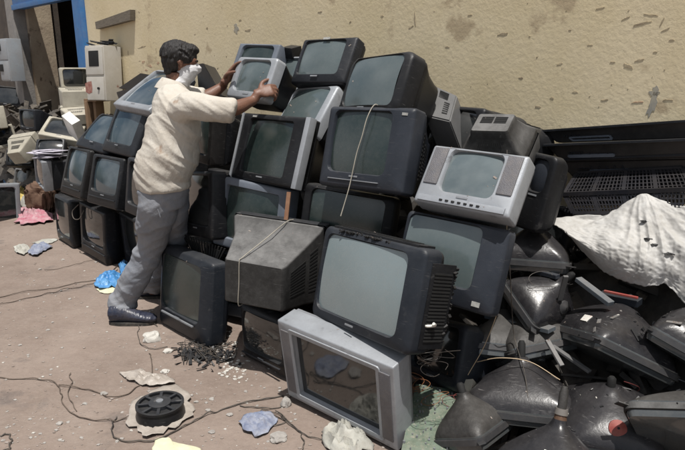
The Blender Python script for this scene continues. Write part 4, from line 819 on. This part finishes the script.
def stones(name, spots_, m, label, cat):
    bm = bmesh.new()
    for i, (px, py, sz) in enumerate(spots_):
        p = gr(px, py); g_ = bmesh.ops.create_icosphere(bm, subdivisions=2, radius=sz)
        for v in g_['verts']:
            d = v.co.normalized(); v.co = V((v.co.x * 1.2, v.co.y, v.co.z * .6)) * (1 + .5 * noise.noise(d * 1.5 + V((i * 3.3, 0, 0)))) + V((p.x, p.y, ground_z(p.x, p.y) + sz * .3))
    tag(link(name, bm, m, smooth=25), label, cat, kind='stuff')
rnd = random.Random(12)
stones('rubble_crumbs', [((rnd.gauss(235, 10), rnd.gauss(362, 9)) if i % 3 else (rnd.gauss(222, 6), rnd.uniform(320, 355))) + (rnd.uniform(.002, .009),) for i in range(140)], 'rubble', 'white rubble crumbs on the dirt beside the black curved-front television', 'rubble')
stones('loose_stones', [(212, 399, .012), (70, 300, .01), (125, 300, .012), (96, 262, .01), (104, 395, .014), (85, 405, .01), (40, 270, .012), (63, 260, .012), (208, 410, .011), (20, 345, .01), (230, 415, .012), (48, 330, .01), (60, 425, .012), (30, 420, .008), (212, 432, .012), (196, 402, .01)] + [(rnd.uniform(0, 300), rnd.uniform(270, 448), rnd.uniform(.003, .008)) for i in range(160)], 'stone', 'small grey stones lying loose over the open dirt', 'stones')
stones('paper_bits', [(rnd.uniform(0, 330), rnd.uniform(250, 448), rnd.uniform(.002, .007)) for i in range(60)], 'rubble', 'tiny whitish bits strewn over the open dirt', 'litter')
# sack and papers at left
bm = bmesh.new(); bmesh.ops.create_icosphere(bm, subdivisions=5, radius=1)
c0 = at(42, 192, 3.25)
for v in bm.verts:
    d = v.co.copy(); f = 1 + .16 * (1 - abs(noise.noise(V((d.x * 3, d.y * 3, d.z * 1.0)))) * 3) + .05 * (1 - abs(noise.noise(d * 6)) * 3)
    v.co = V((math.copysign(abs(d.x) ** .7, d.x) * .15, math.copysign(abs(d.y) ** .7, d.y) * .15, math.copysign(abs(d.z) ** .6, d.z) * .17)) * f + V((c0.x, c0.y, .15))
tag(link('brown_sack', bm, mat('brown sack cloth', (.09, .05, .032), .9, color2=(.14, .085, .055), nscale=15, bump=.004), smooth=60), 'brown sack standing under the silver-rimmed television', 'sack')
l2 = [o for o in bpy.data.objects if o.get('label', '').startswith('dark television with silver rim')][0]
bm = bmesh.new(); lm = l2.matrix_world
for k in range(7): box(bm, lm @ V((random.uniform(-.1, .1), random.uniform(.05, .24), .335 + k * .009)), (.24, .17, .006), .001, Euler((random.uniform(-.08, .08), random.uniform(-.08, .08), random.uniform(0, 3))).to_matrix())
tag(link('paper_pile', bm, mat('pale lilac paper', (.38, .36, .41), .8, spots=(.15, .14, .2), spotscale=9, spotpos=.6), smooth=0), 'loose pale papers and cloth on top of the silver-rimmed television', 'papers')
bm = bmesh.new(); A2m = P('A2')
tube(bm, cr([A2m @ V(p) for p in ((-.20, -.02, .20), (-.26, -.05, .13), (-.21, -.06, .08), (-.12, -.05, .10), (-.10, -.02, .17))], 6), .004, 6); tag(link('wire_loop', bm, 'cable', smooth=80), 'black wire loop hanging over the corner of the bottom row television', 'cable')

# small litter that has settled on the tubes, found by dropping it from above
bpy.context.view_layer.update(); dg_ = bpy.context.evaluated_depsgraph_get()
def sprinkle(name, n, smin, smax, m, label, cat, seed, U0, U1, S0, S1, flat=.3):
    rnd = random.Random(seed); bm = bmesh.new()
    for k in range(n):
        p = US(rnd.uniform(U0, U1), rnd.uniform(S0, S1), 2.6); hit, loc, nrm, _, ob, _ = scn.ray_cast(dg_, p, V((0, 0, -1)))
        if not hit or nrm.z < .35 or ob.name.startswith(('tarp', 'ground')): continue
        s = rnd.uniform(smin, smax) * rnd.choice((.6, 1, 1, 1.6)); rot = nrm.to_track_quat('Z', 'Y').to_matrix() @ Euler((rnd.gauss(0, .25), rnd.gauss(0, .25), rnd.uniform(0, 6.3))).to_matrix()
        box(bm, loc + nrm * s * flat * .4, (s * rnd.uniform(1, 2.4), s * rnd.uniform(.5, 1), s * flat), 0, rot)
    tag(link(name, bm, m, smooth=0), label, cat, kind='stuff')
sprinkle('plastic_shards', 260, .005, .016, 'black', 'small black plastic shards strewn over the bare picture tubes', 'shards', 1, -1.2, .95, 2.85, 4.1)
sprinkle('glass_chips', 160, .002, .006, 'rubble', 'tiny pale chips strewn over the bare picture tubes', 'chips', 2, -1.2, .95, 2.85, 4.1)
sprinkle('metal_scraps', 110, .006, .018, 'steel', 'small rusty metal clips strewn over the bare picture tubes', 'scrap', 3, -1.2, .95, 2.85, 4.1, .15)
sprinkle('dust_crumbs', 260, .002, .006, 'crumb', 'pale crumbs lying on the tops of the stacked televisions', 'crumbs', 4, 1.0, 5.2, 2.3, 3.6)
# ------------------------------------------------------------------ the man
bpy.context.view_layer.update()
def remesh(name, bm, m, parent, vox, smooth_it=4, disp=None, thr=None):
    me = bpy.data.meshes.new('tmp'); bmesh.ops.recalc_face_normals(bm, faces=bm.faces); bm.to_mesh(me); bm.free(); o = bpy.data.objects.new('tmp', me); COL.objects.link(o)
    r = o.modifiers.new('r', 'REMESH'); r.mode = 'VOXEL'; r.voxel_size = vox
    s = o.modifiers.new('s', 'SMOOTH'); s.iterations = smooth_it; s.factor = .5
    dg = bpy.context.evaluated_depsgraph_get(); me2 = bpy.data.meshes.new_from_object(o.evaluated_get(dg)); bpy.data.objects.remove(o)
    me2.name = name
    if disp:
        ns = [v.normal.copy() for v in me2.vertices]
        for v, n_ in zip(me2.vertices, ns): v.co += n_ * disp(v.co, n_)
    for p in me2.polygons: p.use_smooth = True
    me2.materials.append(M[m] if isinstance(m, str) else m)
    o2 = bpy.data.objects.new(name, me2); COL.objects.link(o2)
    if parent: pchild(o2, parent)
    return o2
M['skin'] = mat('brown skin', (.135, .062, .038), .5, color2=(.17, .082, .052), nscale=10, bump=.0012, bscale=150); M['skin'].node_tree.nodes['Principled BSDF'].inputs['Subsurface Weight'].default_value = .08
M['skin'].node_tree.nodes['Principled BSDF'].inputs['Subsurface Radius'].default_value = (.01, .004, .002)
M['hair'] = mat('black hair', (.006, .005, .005), .65, color2=(.014, .011, .010), nscale=60, bump=.004, bscale=160, stretch=(1, 1, .25))
M['shirt'] = mat('cream cotton shirt', (.53, .505, .455), .88, color2=(.46, .425, .37), nscale=4, spots=(.30, .22, .165), spotscale=4.5, spotpos=.655, bump=.007, bscale=26, bdetail=9, stretch=(1, 1, .6), dust=.22, dustcol=(.38, .29, .2))
M['trouser'] = mat('grey blue trousers', (.17, .185, .215), .9, color2=(.22, .235, .265), nscale=9, bump=.005, bscale=24, bdetail=9, dust=.30, dustcol=(.26, .24, .22))
M['mask'] = mat('white cotton cloth', (.52, .52, .53), .85, bump=.002, bscale=120); M['shoe'] = mat('dark blue shoe leather', (.014, .019, .038), .3, dust=.12, bump=.003, bscale=60); M['sole'] = mat('black sole', (.015, .015, .015), .8, dust=.3)
M['eye'] = mat('eye white', (.55, .52, .48), .3); M['belt'] = mat('dark belt', (.02, .017, .015), .5)
J = {k: at(*v) for k, v in dict(pel=(163, 184, 2.38), wai=(169, 155, 2.42), chs=(176, 118, 2.49), nek=(174, 90, 2.54), hed=(181, 63, 2.60),
     rsh=(189, 104, 2.44), rel=(229, 111, 2.66), rwr=(254, 100, 2.90), lsh=(170, 95, 2.64), lel=(205, 99, 2.86), lwr=(223, 86, 3.02),
     rhip=(158, 196, 2.31), rkn=(150, 248, 2.34), ran=(125, 306, 2.185), lhip=(170, 195, 2.46), lkn=(174, 243, 2.62), lan=(152, 291, 2.62)).items()}
SIDE = (J['lsh'] - J['rsh']); SIDE.z = 0; SIDE.normalize(); FWD = V((SIDE.y, -SIDE.x, 0))   # to his left; forward
man = empty('person', V((-1.33, 3.62, 0)), 'man in cream shirt, grey trousers and white face cloth gripping a small silver television', 'person'); bpy.context.view_layer.update()
def limb(bm, keys, ra, rb=None, side=None, n=14, k=6):
    pts = cr(keys, k); tube(bm, pts, interp(ra, k), n, interp(rb, k) if rb else None, side)
def ell(bm, c, axes, rad, n=3, f=None):      # ellipsoid with local axes (x,y,z vectors)
    g = bmesh.ops.create_icosphere(bm, subdivisions=n, radius=1)
    for v in g['verts']:
        q = v.co.copy(); v.co = V(c) + axes[0] * q.x * rad[0] + axes[1] * q.y * rad[1] + axes[2] * q.z * rad[2]
# head frame
hf = (Matrix.Rotation(R(-8), 3, 'Z') @ FWD); hf = (hf + V((0, 0, -.22))).normalized(); hs = V((-hf.y, hf.x, 0)).normalized(); hu = hf.cross(hs); HA = (hf, hs, hu); HC = J['hed']
def hp(a, b, c): return HC + (hf * a + hs * b + hu * c) * .93
bm = bmesh.new()
ell(bm, hp(-.012, 0, .025), HA, (.093, .072, .080)); ell(bm, hp(.030, 0, -.035), HA, (.060, .056, .072)); ell(bm, hp(.050, 0, -.078), HA, (.032, .034, .024)); ell(bm, hp(.05, 0, .02), HA, (.040, .060, .045))
tube(bm, [hp(.084, 0, .018), hp(.100, 0, -.010), hp(.104, 0, -.022), hp(.088, 0, -.03)], [.009, .013, .017, .012], 10)
ell(bm, hp(.080, 0, .030), HA, (.014, .046, .010), 2)
for s in (-1, 1):
    ell(bm, hp(.055, s * .040, -.025), HA, (.030, .020, .022), 2)
    for (a, b, c, r_) in ((-.012, .076, .012, .014), (-.006, .078, -.004, .013), (-.002, .076, -.020, .010), (-.018, .080, .002, .011)): ell(bm, hp(a, s * b, c), HA, (r_, .008, r_ * 1.2), 2)
tube(bm, [hp(.088, -.022, -.052), hp(.094, 0, -.052), hp(.088, .022, -.052)], [.006, .009, .006], 8)
limb(bm, [J['nek'] - V((0, 0, .05)), J['nek'] + FWD * .01, hp(-.02, 0, -.06)], [.062, .058, .056])
limb(bm, [J['pel'] - V((0, 0, .06)), J['wai'], J['chs'], J['nek'] - V((0, 0, .04))], [.145, .135, .155, .10], [.105, .10, .11, .07], SIDE)
for a, b, c in (('rsh', 'rel', 'rwr'), ('lsh', 'lel', 'lwr')):
    limb(bm, [J['chs'].lerp(J[a], .6), J[a], J[a].lerp(J[b], .5), J[b]], [.07, .060, .047, .040]); limb(bm, [J[b] + (J[a] - J[b]).normalized() * .02, J[b].lerp(J[c], .3), J[b].lerp(J[c], .75), J[c]], [.038, .041, .031, .0265])
for a, b, c in (('rhip', 'rkn', 'ran'), ('lhip', 'lkn', 'lan')):
    limb(bm, [J[a] + V((0, 0, .05)), J[a].lerp(J[b], .4), J[b]], [.085, .075, .055]); limb(bm, [J[b], J[b].lerp(J[c], .35), J[c]], [.055, .055, .037])
def hand(bm, W_, d, pn, ln, thumb_side, curls, spread=.3, thumb=None):
    # W_ wrist, d towards the knuckles, pn palm side (the fingers curl that way), ln length of palm
    d = d.normalized(); pn = (pn - d * pn.dot(d)).normalized(); sd = d.cross(pn) * thumb_side   # towards the thumb
    tube(bm, [W_ - d * .02, W_ + d * .01, W_ + d * ln * .5, W_ + d * ln, W_ + d * (ln + .008)], [.020, .021, .014, .013, .008], 14, [.027, .028, .040, .041, .034], pn)
    L_ = (.72, .80, .74, .60)
    for i in range(4):
        o_ = (1.5 - i) * .0205; a = (1.5 - i) * spread * .14; b = W_ + d * (ln - .006 - abs(i - 1.2) * .004) + sd * o_; dd = (d + sd * a).normalized(); pts = [b]; ang = 0
        for sgl, cv in zip((.046, .029, .023), curls[i]):
            ang += cv; v = dd * math.cos(ang) + pn * math.sin(ang); pts.append(pts[-1] + v * sgl * (L_[i] / .74))
        tube(bm, cr(pts, 3), interp([.0098, .0092, .0084, .0070], 3), 9)
    a, b_, c_ = thumb or ((.5, .8, .35), (.75, .45, .5), (.8, .1, .5)); p = W_ + d * ln * .25 + sd * .022; pts = [p]
    for v, sgl in zip((a, b_, c_), (.040, .034, .027)): pts.append(pts[-1] + (d * v[0] + sd * v[1] + pn * v[2]).normalized() * sgl)
    tube(bm, cr(pts, 3), interp([.014, .0125, .0108, .008], 3), 9)
D3m = P('D3'); wD, hD = math.exp(PO['D3'][6]), math.exp(PO['D3'][7]); dx = (D3m.to_3x3() @ V((1, 0, 0))).normalized(); dy = (D3m.to_3x3() @ V((0, 1, 0))).normalized(); dz = (D3m.to_3x3() @ V((0, 0, 1))).normalized()
# right hand: heel of the hand on the near lower corner, fingers wrapped round the right side
RW = D3m @ V((wD / 2 - .005, -.050, -hD * .42)); rd = (dx * .45 + dy * .55 + dz * .52).normalized()
hand(bm, RW, rd, (dx * -.25 + dy * .9), .078, 1, ((.55, .8, .5), (.65, .85, .5), (.75, .85, .5), (.85, .8, .5)), .35, ((.45, .8, .1), (.8, .5, .2), (.9, .2, .3)))
LW = D3m @ V((-wD / 2 - .035, -.01, -hD * .16)); ld = (dz * .82 + dy * .25 + dx * .18).normalized()
hand(bm, LW, ld, (dx * .9 + dy * .3), .074, -1, ((.15, .35, .3), (.2, .4, .3), (.25, .45, .35), (.3, .5, .4)), .6, ((.3, .7, .6), (.6, .3, .7), (.6, .1, .8)))
limb(bm, [J['rwr'], J['rwr'].lerp(RW, .6), RW], [.027, .025, .024]); limb(bm, [J['lwr'], J['lwr'].lerp(LW, .6), LW], [.027, .025, .024])
body = remesh('body', bm, 'skin', man, .0048, 3)
# eyes (only the near one can be seen past the nose bridge)
for s in (-1, 1):
    bm = bmesh.new(); ell(bm, hp(.076, s * .032, .006), HA, (.012, .013, .009), 2); e = pchild(link('eye', bm, 'eye', smooth=80), man)
    bm = bmesh.new(); ell(bm, hp(.0845, s * .033, .006), HA, (.005, .006, .006), 2); pchild(link('iris', bm, 'hair', smooth=80), e)
    bm = bmesh.new(); tube(bm, cr([hp(.093, s * .014, .028), hp(.090, s * .034, .034), hp(.078, s * .052, .028)], 4), .0042, 6); pchild(link('eyebrow', bm, 'hair', smooth=80), man)
# hair
bm = bmesh.new()
ell(bm, hp(-.022, 0, .046), HA, (.102, .086, .080)); ell(bm, hp(-.050, 0, .002), HA, (.060, .076, .070)); ell(bm, hp(-.062, 0, -.050), HA, (.030, .056, .040)); ell(bm, hp(.042, 0, .092), HA, (.048, .056, .030))
for s in (-1, 1): ell(bm, hp(.022, s * .062, .030), HA, (.020, .016, .034), 2)
rnd = random.Random(3)
for k in range(190):
    th, ph = rnd.uniform(0, 6.28), rnd.uniform(-.1, 1.5); q = V((math.cos(th) * math.cos(ph), math.sin(th) * math.cos(ph), math.sin(ph)))
    if q.x > .5 and q.z < .62: continue
    b0 = hp(-.026 + q.x * .094, q.y * .078, .044 + q.z * .076); dr = (hf * (q.x * .4 + .5) + hs * (q.y * .6 + rnd.gauss(0, .4)) + hu * (q.z * .35 - .2)).normalized()
    if q.x < -.2: dr = (hf * q.x * .5 + hs * q.y * .4 - hu * .8).normalized()
    tube(bm, [b0, b0 + dr * .016, b0 + dr * .030 - hu * .003], [.009, .007, .003], 6)
remesh('hair', bm, 'hair', man, .0042, 1, lambda c, n_: .005 * noise.noise(V((c.dot(hf) * 110, c.dot(hs) * 110, c.dot(hu) * 35))))
# cloth tied over nose and mouth, falling to the collar
prf = [(.006, .036, .056, .062), (-.012, .040, .062, .068), (-.035, .042, .066, .070), (-.060, .038, .064, .069), (-.085, .026, .066, .068), (-.115, .008, .068, .068), (-.15, -.006, .070, .072), (-.19, -.010, .072, .076)]
cu = [interp([q_[k] for q_ in prf], 5) for k in range(4)]; bm = bmesh.new(); rings = []
for u_, a_, ra_, rb_ in zip(*cu):
    r_ = []
    for k in range(56):
        th = 2 * math.pi * k / 56; c_, s_ = math.cos(th), math.sin(th); nose = .020 * max(0, c_) ** 6 * math.exp(-((u_ + .022) / .026) ** 2)
        f_ = .0045 * (1 - 2.4 * abs(noise.noise(V((c_ * 1.6 + u_ * 30, s_ * 1.6, u_ * 22))))) * min(1, (.01 - u_) * 30)
        r_.append(hp(a_ + (ra_ + nose + f_) * c_, (rb_ + f_) * s_, u_ + .014 * c_ - .012 * (1 - abs(c_))))
    rings.append(r_)
loft(bm, rings)
pchild(link('face_cloth', bm, 'mask', smooth=89), man)
# shirt
def folds(c, n_, ax, f1, f2, amp, seed, k2=2.3):
    a = c.dot(ax); p = c - ax * a; w_ = noise.noise(c * 3.0 + V((seed, 0, 0))) * .5
    r1 = 1 - 2 * abs(noise.noise(V((p.x * f2, p.y * f2, p.z * f2 + seed)) + ax * (a * f1 + w_))); r2 = 1 - 2 * abs(noise.noise(V((p.x * f2 * k2, p.y * f2 * k2, p.z * f2 * k2 - seed)) + ax * (a * f1 * k2 + w_ * 2)))
    return amp * (math.copysign(abs(r1) ** 1.5, r1) - .2) + amp * .45 * (r2 - .3)
bm = bmesh.new()
hem = J['pel'] - V((0, 0, .015))
limb(bm, [hem, J['pel'] + V((0, 0, .07)), J['wai'], J['wai'].lerp(J['chs'], .5), J['chs'], J['chs'].lerp(J['nek'], .5) + FWD * -.012, J['nek'] + V((0, 0, -.015)), J['nek'] + V((0, 0, .02)) + FWD * .005],
     [.178, .180, .176, .174, .180, .158, .090, .068], [.143, .150, .152, .146, .138, .112, .080, .068], SIDE, 28)
ell(bm, J['wai'] + FWD * .05 + V((0, 0, .02)), (FWD, SIDE, V((0, 0, 1))), (.125, .15, .15))
for a, b, e_ in (('rsh', 'rel', 1.06), ('lsh', 'lel', .9)):
    end = J[a].lerp(J[b], e_); limb(bm, [J['chs'].lerp(J[a], .45) + V((0, 0, .0)), J[a] + V((0, 0, -.012)), J[a].lerp(J[b], .45) - V((0, 0, .012)), end], [.088, .076, .068, .058], None, None, 20)
    d_ = (J[b] - J[a]).normalized(); limb(bm, [end - d_ * .035, end, end + d_ * .014], [.058, .063, .057], None, None, 20)
sax = (V((.75, .1, .75))).normalized()
def shirt_d(c, n_):
    g_ = folds(c, n_, sax, 6.5, 1.4, .013, 4.2, 2.9) + folds(c, n_, V((.55, .3, .75)).normalized(), 15, 2.2, .004, 9.1)
    return g_
remesh('shirt', bm, 'shirt', man, .0055, 3, shirt_d)
bm = bmesh.new(); nk = J['nek'] + V((0, 0, .012))      # collar
for r0, r1, z0, z1 in ((.078, .066, -.012, .030), ):
    n = 28; axf = (V((0, 0, 1)) + FWD * .35).normalized(); e1_, e2_ = FWD.cross(axf).normalized(), None; e2_ = axf.cross(e1_)
    def cring(r_, z_): return [nk + e1_ * r_ * math.cos(2 * math.pi * i / n) + e2_ * r_ * 1.05 * math.sin(2 * math.pi * i / n) + axf * z_ for i in range(n)]
    loft(bm, [cring(.098, -.030), cring(.090, .0), cring(.074, .036), cring(.068, .038), cring(.068, .0)])
o = pchild(link('collar', bm, 'shirt', smooth=60), man); 
# trousers
bm = bmesh.new()
limb(bm, [J['pel'] + V((0, 0, .06)), J['pel'] - V((0, 0, .03)), (J['rhip'] + J['lhip']) / 2 - V((0, 0, .05))], [.160, .165, .150], [.130, .135, .120], SIDE, 24)
lk, rk = J['lkn'], J['rkn']
limb(bm, [J['rhip'] + V((0, 0, .04)), J['rhip'] - V((0, 0, .06)), J['rhip'].lerp(rk, .55), rk, rk.lerp(J['ran'], .5) - FWD * .01, J['ran'] + V((0, 0, .05)), J['ran'] + V((0, 0, .0)) - FWD * .012], [.104, .105, .096, .082, .079, .078, .084], None, None, 20)
limb(bm, [J['lhip'] + V((0, 0, .04)), J['lhip'] - V((0, 0, .06)), J['lhip'].lerp(lk, .55), lk, lk.lerp(J['lan'], .5), J['lan'] + V((0, 0, .05)), J['lan'] + V((0, 0, .0))], [.105, .105, .096, .085, .080, .078, .080], None, None, 20)
def tr_d(c, n_):
    low = max(0, .45 - c.z) * 1.5
    return folds(c, n_, V((.75, .1, .65)).normalized(), 7, 1.8, .009, 2.2) + folds(c, n_, V((-.35, 0, .9)).normalized(), 13, 3, .006 * (1 + 1.5 * low), 7.7)
remesh('trousers', bm, 'trouser', man, .0075, 3, tr_d)
bm = bmesh.new(); n_b = cr([J['rhip'] + V((-.02, -.105, .0)), J['rhip'] + V((.02, -.108, -.04)), J['rhip'] + V((.035, -.10, -.10))], 4); tube(bm, n_b, .004, 6); pchild(link('pocket_seam', bm, 'trouser', smooth=60), man)
# shoes
def shoe(an, toe_dir, lab=None):
    a = V((an.x, an.y, 0)) ; a.z = ground_z(an.x, an.y); td = V((toe_dir.x, toe_dir.y, 0)).normalized(); sdv = V((-td.y, td.x, 0)); up = V((0, 0, 1)); bm = bmesh.new(); rings = []
    for x, hw, hh, zb in ((-.078, .020, .030, .030), (-.070, .034, .052, .016), (-.03, .040, .060, .014), (.03, .040, .055, .012), (.09, .046, .040, .012), (.15, .050, .030, .012), (.19, .042, .024, .013), (.215, .022, .015, .016)):
        rings.append([a + td * x + sdv * hw * math.cos(t_) + up * (zb + hh * (1 + math.sin(t_)) * (1 if math.sin(t_) > 0 else 1) * .95) for t_ in [2 * math.pi * i / 18 for i in range(18)]])
    loft(bm, rings, True, True); s_ = remesh('shoe', bm, 'shoe', man, .005, 4, lambda c, q: folds(c, q, td, 40, 4, .004, 3) if q.z > 0 else 0)
    bm = bmesh.new(); rr_ = []
    for z_ in (.0, .018):
        rr_.append([a + td * (.065 + .148 * math.cos(t_)) + sdv * (.050 * math.sin(t_) * (1 + .12 * math.cos(t_))) + up * (z_ + .002) for t_ in [2 * math.pi * i / 26 for i in range(26)]])
    loft(bm, rr_, True, True); o_ = link('sole', bm, 'sole', smooth=40); bpy.context.view_layer.update(); pchild(o_, s_)
shoe(V((-1.385, 3.50, 0)), V((1, .05, 0))); shoe(V((-1.37, 3.95, 0)), V((1, .25, 0)))
